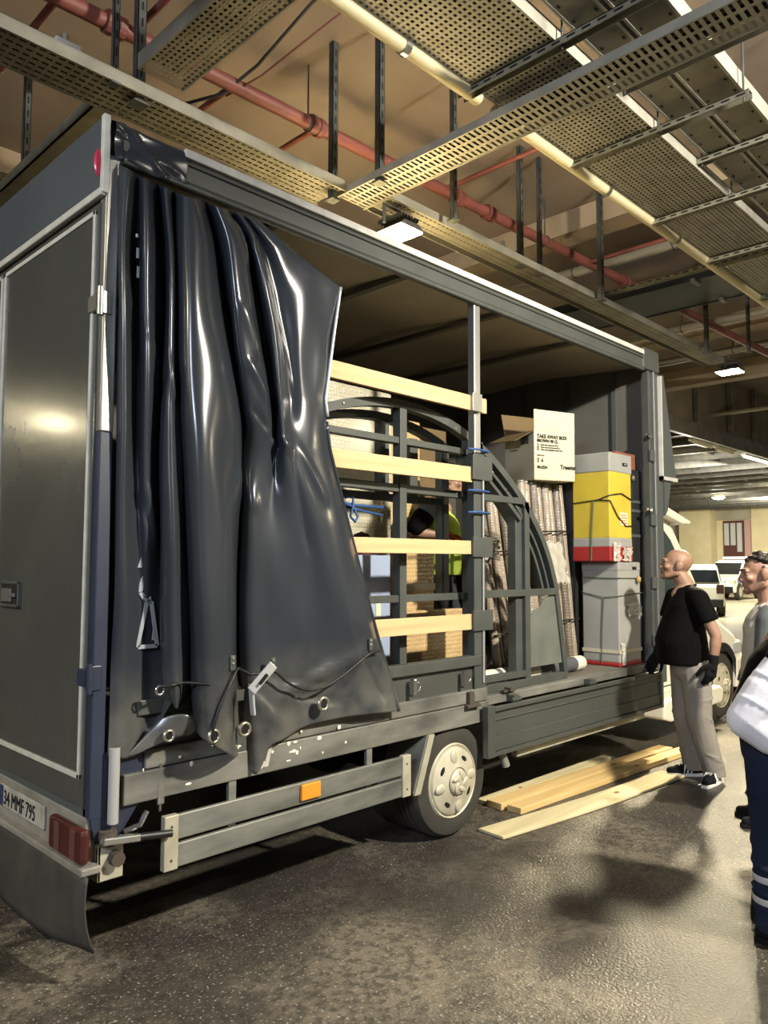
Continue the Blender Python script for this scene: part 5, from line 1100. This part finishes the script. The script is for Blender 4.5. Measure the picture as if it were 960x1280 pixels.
def shoe(an, toe, m, p, Wm, stripes=True, st='stripe_white'):
    an = Vector(an); toe = Vector(toe); d = (toe-Vector((an.x, an.y, toe.z))).normalized(); hl = Vector((an.x, an.y, 0))-d*.05; s = Vector((-d.y, d.x, 0))
    tz = .028
    el = [('c', Vector((an.x, an.y, .085)), .046, Vector((an.x, an.y, .05)), .046), ('c', hl+Vector((0, 0, .045)), .036, hl+d*.06+Vector((0, 0, .055)), .042), ('c', hl+d*.06+Vector((0, 0, .06)), .042, hl+d*.17+Vector((0, 0, .045)), .040),
          ('c', hl+d*.15+s*.01+Vector((0, 0, .04)), .040, hl+d*.235+Vector((0, 0, .036)), .030)]
    sh = blob('shoe', el, .006, m, p, Wm, 3)
    so = []
    for k in range(15):
        a = k/14; q = hl+d*(-.035+.305*a); wd = .036+.012*math.sin(math.pi*min(1, a*1.25))-.012*max(0, a-.85)/.15
        so.append((q, wd))
    mb = MB(); vs = []
    for q, wd in so:
        for s_, z in ((-1, .0), (1, .0), (1, .024), (-1, .024)): vs.append(Wm @ (Vector((q.x, q.y, z))+s*wd*s_))
    f = [(3, 2, 1, 0), tuple(4*14+k for k in range(4))]
    for i in range(14):
        for k in range(4): f.append((4*i+k, 4*i+(k+1) % 4, 4*i+4+(k+1) % 4, 4*i+4+k))
    build('sole', mb.add(vs, f), st, sh, bevel=.003)
    if stripes:
        for side in (1, -1):
            for k in range(3):
                c0 = hl+d*(.085+.03*k); a = c0+s*side*.043+Vector((0, 0, .03)); b = c0-d*.02+s*side*.030+Vector((0, 0, .088))
                build('shoe_stripe', MB().tube([Wm @ a, Wm @ a.lerp(b, .5)+Wm.to_3x3() @ (s*side*.005), Wm @ b], .0065, 6), 'stripe_white', sh)
        for k in range(4): build('lace', MB().tube([Wm @ (hl+d*(.10+.022*k)+s*.018+Vector((0, 0, .100-.006*k))), Wm @ (hl+d*(.10+.022*k)-s*.018+Vector((0, 0, .100-.006*k)))], .004, 6), 'stripe_white', sh)
    return sh
def torso_elems(J, g=.02, sleeve=.55, hem=None, rs=.0):
    ch, be, pe, nk = (Vector(J[k]) for k in ('chest', 'belly', 'pelvis', 'neck')); hm = Vector(J.get('hem', pe)); ft = J.get('fat', 0)
    sm = (Vector(J['sh_l'])+Vector(J['sh_r']))/2
    el = [('l', [(nk-Vector((0, 0, .015)), .062+g*.3, .066+g*.3), (nk.lerp(sm, .45), .078+g*.5, .105+g*.5), (sm+Vector((0, 0, .01)), .095+g*.7, .165), (sm.lerp(ch, .5), .112+g, .176+g), (ch, .118+g, .172+g), (ch.lerp(be, .5), .118+g+ft*.6, .162+g+ft*.4),
        (be, .120+g+ft, .158+g+ft*.6), (be.lerp(hm, .6), .121+g+ft, .160+g+ft*.5), (hm-Vector((0, 0, .03)), .122+g+ft*.9, .162+g+ft*.5)])]
    for s in 'lr':
        sh, eb, wr = Vector(J['sh_'+s]), Vector(J['el_'+s]), Vector(J['wr_'+s])
        el.append(('c', nk.lerp(sh, .22)-Vector((0, 0, .038)), .066, sh.lerp(nk, .1), .068+rs*.5))
        if sleeve:
            if sleeve <= 1: el += [('c', sh, .066+rs, sh.lerp(eb, sleeve*.4), .066+rs), ('f', [sh, sh.lerp(eb, sleeve*.5), sh.lerp(eb, sleeve)], [.064+rs, .066+rs, .064+rs])]
            else:
                w1 = eb.lerp(wr, sleeve-1); el += [('c', sh, .066+rs, eb, .055+rs), ('c', eb, .055+rs, eb.lerp(w1, .5), .050+rs), ('f', [eb, w1], [.054+rs, .044+rs])]
    return el
def trouser_elems(J, r=(.108, .078, .070, .070), top=.06):
    pe = Vector(J['pelvis']); ft = J.get('fat', 0)
    el = [('l', [(pe+Vector((0, 0, top)), .118+ft*.6, .155+ft*.4), (pe, .126+ft*.5, .170), (pe-Vector((0, 0, .07)), .124, .176), (pe-Vector((0, 0, .13)), .10, .150)])]
    for s in 'lr':
        h, k, a = Vector(J['hip_'+s]), Vector(J['kn_'+s]), Vector(J['an_'+s]); m_ = k.lerp(a, .5); hk = h.lerp(k, .5)
        el += [('c', h, r[0], hk, (r[0]+r[1])/2), ('c', hk, (r[0]+r[1])/2, k, r[1]), ('c', k, r[1], m_, r[2]), ('f', [m_, a+Vector((0, 0, .0)), a-Vector((0, 0, .035))], [r[2], r[3], r[3]*1.04])]
        for i, q in enumerate((.30, .48, .60, .70, .79, .87, .94)):
            el.append(('e', k.lerp(a, q)+Vector((.014*math.sin(q*40), .012*math.cos(q*31), 0)), (r[3]*1.12, r[3]*1.09, .012), (.35*math.sin(q*50), .35*math.cos(q*37), 0)))
        for q in (.55, .72, .88, 1.0): el.append(('e', h.lerp(k, q)+Vector((.008*math.sin(q*30), 0, 0)), ((r[0]+(r[1]-r[0])*q)*1.06, (r[0]+(r[1]-r[0])*q)*1.05, .014), (.4*math.cos(q*19), .4*math.sin(q*23), 0)))
    return el
# --- bald man in the black t-shirt, looking up into the truck
J = dict(head=(.15, 0, 1.655), neck=(.085, 0, 1.50), chest=(.11, 0, 1.28), belly=(.13, 0, 1.07), pelvis=(.075, 0, .90), hem=(.115, 0, .915), fat=.055,
         sh_l=(.03, .19, 1.40), el_l=(-.075, .25, 1.12), wr_l=(-.05, .255, .92), sh_r=(.13, -.19, 1.40), el_r=(.21, -.245, 1.12), wr_r=(.28, -.22, .93),
         hip_l=(.045, .09, .86), kn_l=(.03, .11, .48), an_l=(-.075, .08, .085), hip_r=(.085, -.09, .86), kn_r=(.09, -.10, .48), an_r=(.035, -.11, .085))
t, Wm, H, b = person('bald man in black t-shirt and khaki trousers standing by the open truck side', (6.065, 2.49, 0), 124, J, 'skin_tan', 1.09, hy=-4, hp=8)
brows(H, t, Wm, 1.09, 'stubble')
T = lambda x, y, z: H @ Vector((x*1.09, y*1.09, z*1.09))
build_e = [('e', T(-.014, 0, .031), (.1075, .0842, .0955), H.to_3x3().to_euler())]
tb = torso_elems(J, .018, .62, rs=.012)
blob('t_shirt', tb, .009, 'tee_black', t, Wm, 4)
nk_ = Vector(J['neck'])
blob('collar', [('c', nk_+Vector((.075*math.cos(a), .078*math.sin(a), -.022-.022*math.cos(a))), .011, nk_+Vector((.075*math.cos(a+.35), .078*math.sin(a+.35), -.022-.022*math.cos(a+.35))), .011) for a in [k*.35 for k in range(18)]], .005, 'tee_black', t, Wm, 2)
blob('trousers', trouser_elems(J, (.118, .096, .088, .080)), .009, 'khaki', t, Wm, 2)
for s_, wr, el_, pn in (('l', J['wr_l'], J['el_l'], (.4, -1, 0)), ('r', J['wr_r'], J['el_r'], (.2, 1, 0))):
    d = (Vector(wr)-Vector(el_)).normalized()
    blob('glove', hand_elems(wr, d+Vector((.12, 0, 0)), pn, 1.12, .55, 1.12)+[('c', Vector(wr)-d*.05, .037, Vector(wr)+d*.01, .032)], .005, 'glove_black', t, Wm, 3)
shoe(J['an_l'], (.06, .30, 0), 'shoe_black', t, Wm); shoe(J['an_r'], (.32, -.06, 0), 'shoe_black', t, Wm)
# --- dark haired man in pale vest
J = dict(head=(.045, 0, 1.60), neck=(-.005, 0, 1.415), chest=(0, 0, 1.20), belly=(.01, 0, .98), pelvis=(0, 0, .87), hem=(.01, 0, .84), fat=.01,
         sh_l=(.035, .19, 1.30), el_l=(.075, .24, 1.02), wr_l=(.12, .20, .82), sh_r=(.0, -.19, 1.30), el_r=(.05, -.25, 1.03), wr_r=(.13, -.2, .84),
         hip_l=(0, .09, .83), kn_l=(.03, .10, .46), an_l=(0, .10, .085), hip_r=(0, -.09, .83), kn_r=(.03, -.10, .46), an_r=(0, -.11, .085))
t, Wm, H, b = person('dark haired stubbled man in grey jacket and pale vest at right', (5.355, 1.735, 0), 118, J, 'skin', 1.12, hy=4, hp=-4)
hs = 1.10; brows(H, t, Wm, hs); T = lambda x, y, z: H @ Vector((x*hs, y*hs, z*hs)); e3 = H.to_3x3().to_euler()
hair = [('e', T(-.026, 0, .056), (.100, .083, .078), e3), ('e', T(-.064, 0, .005), (.056, .078, .070), e3), ('e', T(-.038, 0, .028), (.082, .0845, .055), e3)]
for s in (1, -1): hair += [('c', T(-.005, s*.074, .035), .013, T(-.004, s*.075, .012), .008)]
for k in range(26): a = k*2.4; hair.append(('e', T(-.02+.085*math.cos(a)*(.4+.6*(k % 3)/2), .072*math.sin(a)*(.4+.6*(k % 4)/3), .108+.014*math.sin(k*1.9)-.03*((k % 3)/2)), (.022, .022, .018)))
for k in range(7): hair.append(('e', T(.044-.004*abs(k-3), (k-3)*.018, .100), (.018, .014, .015)))
blob('hair', hair, .005, 'hair_dark', t, Wm, 2)
blob('beard', [('c', T(.004, .066, -.055), .0235, T(.060, .040, -.088), .0235), ('c', T(.004, -.066, -.055), .0235, T(.060, -.040, -.088), .0235), ('e', T(.078, 0, -.099), (.027, .034, .023), e3), ('e', T(.098, 0, -.046), (.008, .026, .005), e3), ('c', T(.058, .038, -.090), .021, T(.058, -.038, -.090), .021)], .004, 'stubble', t, Wm, 2, 'short stubble')
blob('jacket', torso_elems(J, .022, 1.9, rs=.012), .009, 'jacket_grey', t, Wm, 4)
ve = torso_elems(J, .034, 0)
for s in (1, -1): ve.append(('c', (-.01, s*.07, 1.375), .055, (.0, s*.135, 1.335), .05))
blob('vest', ve, .009, 'vest_pale', t, Wm, 4)
blob('collar', [('c', (-.05, -.06, 1.43), .022, (-.06, .05, 1.43), .022), ('c', (-.06, .05, 1.43), .022, (.05, .075, 1.385), .02), ('c', (-.05, -.06, 1.43), .022, (.05, -.075, 1.385), .02)], .006, 'vest_pale', t, Wm, 2)
build('chest_badge', MB().ellipsoid(Wm @ Vector((.115, .115, 1.27)), (.02, .02, .03), 8, 6), 'stripe_white', t)
blob('trousers', trouser_elems(J), .009, 'jacket_grey', t, Wm, 4)
for s_ in 'lr': blob('hand', hand_elems(J['wr_'+s_], Vector(J['wr_'+s_])-Vector(J['el_'+s_]), (0, -1 if s_ == 'l' else 1, 0), 1.05, .5), .005, 'skin', t, Wm, 3)
shoe(J['an_l'], (.28, .12, 0), 'shoe_black', t, Wm, False, 'shoe_black'); shoe(J['an_r'], (.28, -.13, 0), 'shoe_black', t, Wm, False, 'shoe_black')
# --- near man at the right edge, elbow out, hand on hip
J = dict(head=(.30, .02, 1.57), neck=(.19, 0, 1.42), chest=(.085, 0, 1.22), belly=(.03, 0, 1.03), pelvis=(.02, 0, .86), hem=(.015, 0, .93), fat=.01,
         sh_l=(.14, .185, 1.32), el_l=(.22, .25, 1.0), wr_l=(.40, .12, .92), sh_r=(.14, -.19, 1.31), el_r=(-.07, -.27, .985), wr_r=(.16, -.22, .80),
         hip_l=(.03, .10, .83), kn_l=(.06, .11, .46), an_l=(.0, .12, .09), hip_r=(.03, -.10, .83), kn_r=(.02, -.11, .46), an_r=(.02, -.12, .09))
t, Wm, H, b = person('stooping person in black vest, white rolled sleeve and navy trousers at right edge', (3.80, 1.262, 0), -72, J, 'skin', 1.05, hp=-15)
T = lambda x, y, z: H @ Vector((x*1.05, y*1.05, z*1.05)); e3 = H.to_3x3().to_euler()
brows(H, t, Wm, 1.05); blob('hair', [('e', T(-.022, 0, .050), (.104, .084, .080), e3), ('e', T(-.062, 0, .0), (.056, .076, .070), e3)], .006, 'hair_dark', t, Wm, 2)
blob('vest', torso_elems(J, .03, .32, rs=.02), .009, 'tee_black', t, Wm, 4)
sl = []
for s in 'lr':
    sh, eb, wr = Vector(J['sh_'+s]), Vector(J['el_'+s]), Vector(J['wr_'+s])
    sl = [('c', sh.lerp(eb, .2), .078, sh.lerp(eb, .62), .088), ('c', sh.lerp(eb, .62), .090, eb, .082), ('c', eb, .082, eb.lerp(wr, .38), .074)]
    for q in (.5, .82): sl.append(('e', sh.lerp(eb, q), (.088, .092, .028), (.5*math.sin(q*20), .5, 0)))
    for q in (.36, .46): sl.append(('e', eb.lerp(wr, q), (.05, .076, .064), (.3, .4*math.sin(q*30), .5)))
    blob('sleeve', sl, .007, 'white_shirt', t, Wm, 3, 'white rolled up sleeve')
    blob('hand', hand_elems(wr, wr-eb, (-.3, -1 if s == 'l' else 1, 0), 1.05, .7), .005, 'skin', t, Wm, 3)
blob('trousers', trouser_elems(J, (.125, .092, .085, .082), .07), .009, 'navy', t, Wm, 4)
for s in 'lr':
    k, a = Vector(J['kn_'+s]), Vector(J['an_'+s])
    for q in (.47, .72):
        c = k.lerp(a, q); build('reflective_band', MB().lathe([(.0895, -.014), (.0905, -.012), (.0905, .012), (.0895, .014)], Wm @ c, 'z', 28), 'reflective', t, smooth=40, label='pale reflective leg band')
shoe(J['an_l'], (.26, .14, 0), 'shoe_black', t, Wm, False, 'shoe_black'); shoe(J['an_r'], (.28, -.15, 0), 'shoe_black', t, Wm, False, 'shoe_black')
# --- worker inside the truck, half hidden behind the frames
J = dict(head=(.045, .0, 1.50), neck=(-.03, 0, 1.345), chest=(-.03, 0, 1.16), belly=(-.03, 0, .95), pelvis=(-.04, 0, .80), fat=.02,
         sh_l=(-.01, .18, 1.25), el_l=(.09, .24, 1.02), wr_l=(.13, .10, .90), sh_r=(-.15, -.17, 1.26), el_r=(-.265, -.19, 1.09), wr_r=(-.03, -.20, 1.065),
         hip_l=(-.05, .09, .77), kn_l=(.05, .10, .42), an_l=(-.05, .10, .085), hip_r=(-.05, -.09, .77), kn_r=(.05, -.10, .42), an_r=(-.05, -.11, .085))
t, Wm, H, b = person('worker in yellow green safety vest and cap inside the truck behind the frames', (4.53, 3.80, DECK), 322, J, 'skin_tan', 1.06, hp=-10)
T = lambda x, y, z: H @ Vector((x*1.06, y*1.06, z*1.06)); e3 = H.to_3x3().to_euler()
brows(H, t, Wm, 1.06)
blob('cap', [('e', T(-.012, 0, .062), (.108, .088, .075), e3), ('e', T(.10, 0, .050), (.065, .068, .012), e3)], .006, 'cap_dark', t, Wm, 2)
blob('shirt', torso_elems(J, .014, .75, rs=.006), .009, 'shirt_grey', t, Wm, 4)
sh, eb = Vector(J['sh_r']), Vector(J['el_r']); blob('sleeve_band', [('c', sh.lerp(eb, .35), .080, sh.lerp(eb, .8), .074)], .007, 'tee_black', t, Wm, 3, 'black sleeve')
ve = torso_elems(J, .028, 0)
for s in (1, -1): ve.append(('c', (-.05, s*.08, 1.31), .045, (-.07, s*.10, 1.1), .08))
blob('safety_vest', ve, .009, 'hivis', t, Wm, 4)
for z in (.92, 1.06): build('reflective_band', MB().lathe([(.172, -.02), (.174, -.018), (.174, .018), (.172, .02)], Wm @ Vector((-.065, 0, z)), 'z', 28), 'reflective', t, smooth=40)
blob('trousers', trouser_elems(J), .009, 'trouser_dark', t, Wm, 4)
for s_, pn in (('l', (0, -1, 0)), ('r', (0, 0, -1))):
    blob('glove', hand_elems(J['wr_'+s_], Vector(J['wr_'+s_])-Vector(J['el_'+s_]), pn, 1.05, .6, 1.1), .005, 'glove_orange', t, Wm, 3)
shoe(J['an_l'], (.22, .12, 0), 'shoe_black', t, Wm, False, 'shoe_black'); shoe(J['an_r'], (.22, -.13, 0), 'shoe_black', t, Wm, False, 'shoe_black')
# ================================================================== CARS FAR BEHIND
mat('car_white', 'dcdcd6', .25, coat=.6); mat('car_glass', '151a1c', .08, coat=.4); mat('car_violet', '6a62a8', .35); mat('car_black', '161616', .5); mat('car_cream', 'cfd0b8', .3, coat=.5); mat('lamp_glass', 'c9c4b0', .2, coat=.5)
def car(name, label, loc, yaw, body, stripe=None, bar=False, h=1.0):
    t = thing(name, label, 'car', loc)
    Wm = Matrix.Translation(Vector(loc)) @ Matrix.Rotation(R(yaw), 4, 'Z')
    def add(nm, m, mt, p, **k):
        m.v = [tuple(Wm @ Vector((v[0], v[1], v[2]*h))) for v in m.v]; return build(nm, m, mt, p, **k)
    prof = [(-2.05, .32), (-2.15, .55), (-2.12, .95), (-1.95, 1.02), (1.05, 1.02), (1.85, .90), (2.1, .70), (2.12, .40), (2.0, .30), (1.75, .30), (1.70, .50), (1.5, .66), (1.3, .70), (1.1, .66), (.9, .50), (.85, .28), (-.85, .28), (-.9, .50), (-1.1, .66), (-1.3, .70), (-1.5, .66), (-1.7, .50), (-1.75, .32)]
    b = add('car_body', MB().prism(prof, -.88, .88), body, t, bevel=.06, seg=3)
    cabp = [(-1.95, 1.0), (-1.80, 1.48), (-1.5, 1.60), (-.2, 1.62), (.25, 1.52), (1.05, 1.0)]
    m = MB().prism(cabp, -.80, .80); m.v = [(v[0], v[1]*(1-.16*max(0, v[2]-1)/.6), v[2]) for v in m.v]; add('car_cabin', m, body, t, bevel=.05, seg=3)
    for s in (-1, 1):
        m = MB().prism([(-1.62, 1.06), (-1.55, 1.46), (-.62, 1.50), (-.62, 1.06)], s*.79, s*.825).prism([(-.55, 1.06), (-.55, 1.50), (-.2, 1.50), (.2, 1.42), (.8, 1.06)], s*.79, s*.825)
        m.v = [(v[0], v[1]*(1-.16*max(0, v[2]-1)/.6), v[2]) for v in m.v]; add('side_window', m, 'car_glass', t)
        if stripe: add('side_stripe', MB().box(-1.9, 1.6, s*.875, s*.893, .70, .84).prism([(.2, .84), (.9, .84), (1.4, .97), (.8, .97)], s*.875, s*.893), stripe, b)
        for x in (-1.3, 1.3):
            w_ = add('wheel', MB().lathe([(.001, 0), (.31, 0), (.33, .03), (.33, .19), (.31, .22), (.001, .22)], (x, .68 if s > 0 else -.90, .33), 'y', 28), 'tyre', t)
            add('hubcap', MB().lathe([(.001, 0), (.20, 0), (.20, .01), (.001, .02)], (x, .895 if s > 0 else -.915, .33), 'y', 20), 'hub', w_)
        add('headlamp', MB().box(1.86, 2.1, s*.78-.12, s*.78+.1, .66, .82), 'lamp_glass', t, bevel=.03); add('tail_lamp', MB().box(-2.17, -2.0, s*.76-.1, s*.76+.12, .72, 1.0), 'tail_red', t, bevel=.02)
        add('mirror', MB().ellipsoid((.72, s*.96, 1.08), (.07, .1, .07), 10, 8), body, t)
    m = MB().add([(.30, -.64, 1.50), (1.04, -.74, 1.04), (1.04, .74, 1.04), (.30, .64, 1.50), (.26, -.64, 1.47), (1.0, -.74, 1.0), (1.0, .74, 1.0), (.26, .64, 1.47)], [(0, 1, 2, 3), (7, 6, 5, 4), (0, 4, 5, 1), (3, 2, 6, 7)]); add('windscreen', m, 'car_glass', t)
    m = MB().add([(-1.86, -.66, 1.45), (-2.0, -.74, 1.06), (-2.0, .74, 1.06), (-1.86, .66, 1.45), (-1.8, -.66, 1.45), (-1.9, -.74, 1.06), (-1.9, .74, 1.06), (-1.8, .66, 1.45)], [(0, 1, 2, 3), (7, 6, 5, 4), (0, 4, 5, 1), (3, 2, 6, 7)]); add('rear_window', m, 'car_glass', t)
    add('bumper', MB().box(2.05, 2.17, -.84, .84, .30, .55), 'car_black', t, bevel=.03); add('bumper', MB().box(-2.2, -2.08, -.84, .84, .30, .55), 'car_black', t, bevel=.03)
    if bar:
        l = add('roof_bar', MB().box(-.75, -.45, -.6, .6, 1.66, 1.76), 'car_white', t, bevel=.03)
        for s in (-.5, .5): add('bar_foot', MB().box(-.65, -.55, s-.04, s+.04, 1.60, 1.68), 'car_black', l)
    return t
car('car', 'white patrol style car with violet side stripe parked far behind', (39.8, 14.6, 0), 180, 'car_white', 'car_violet', True, 1.2)
car('car', 'pale cream car with dark rear window parked behind the bald man', (26.9, 11.1, 0), 22, 'car_cream', None, False, 1.05)
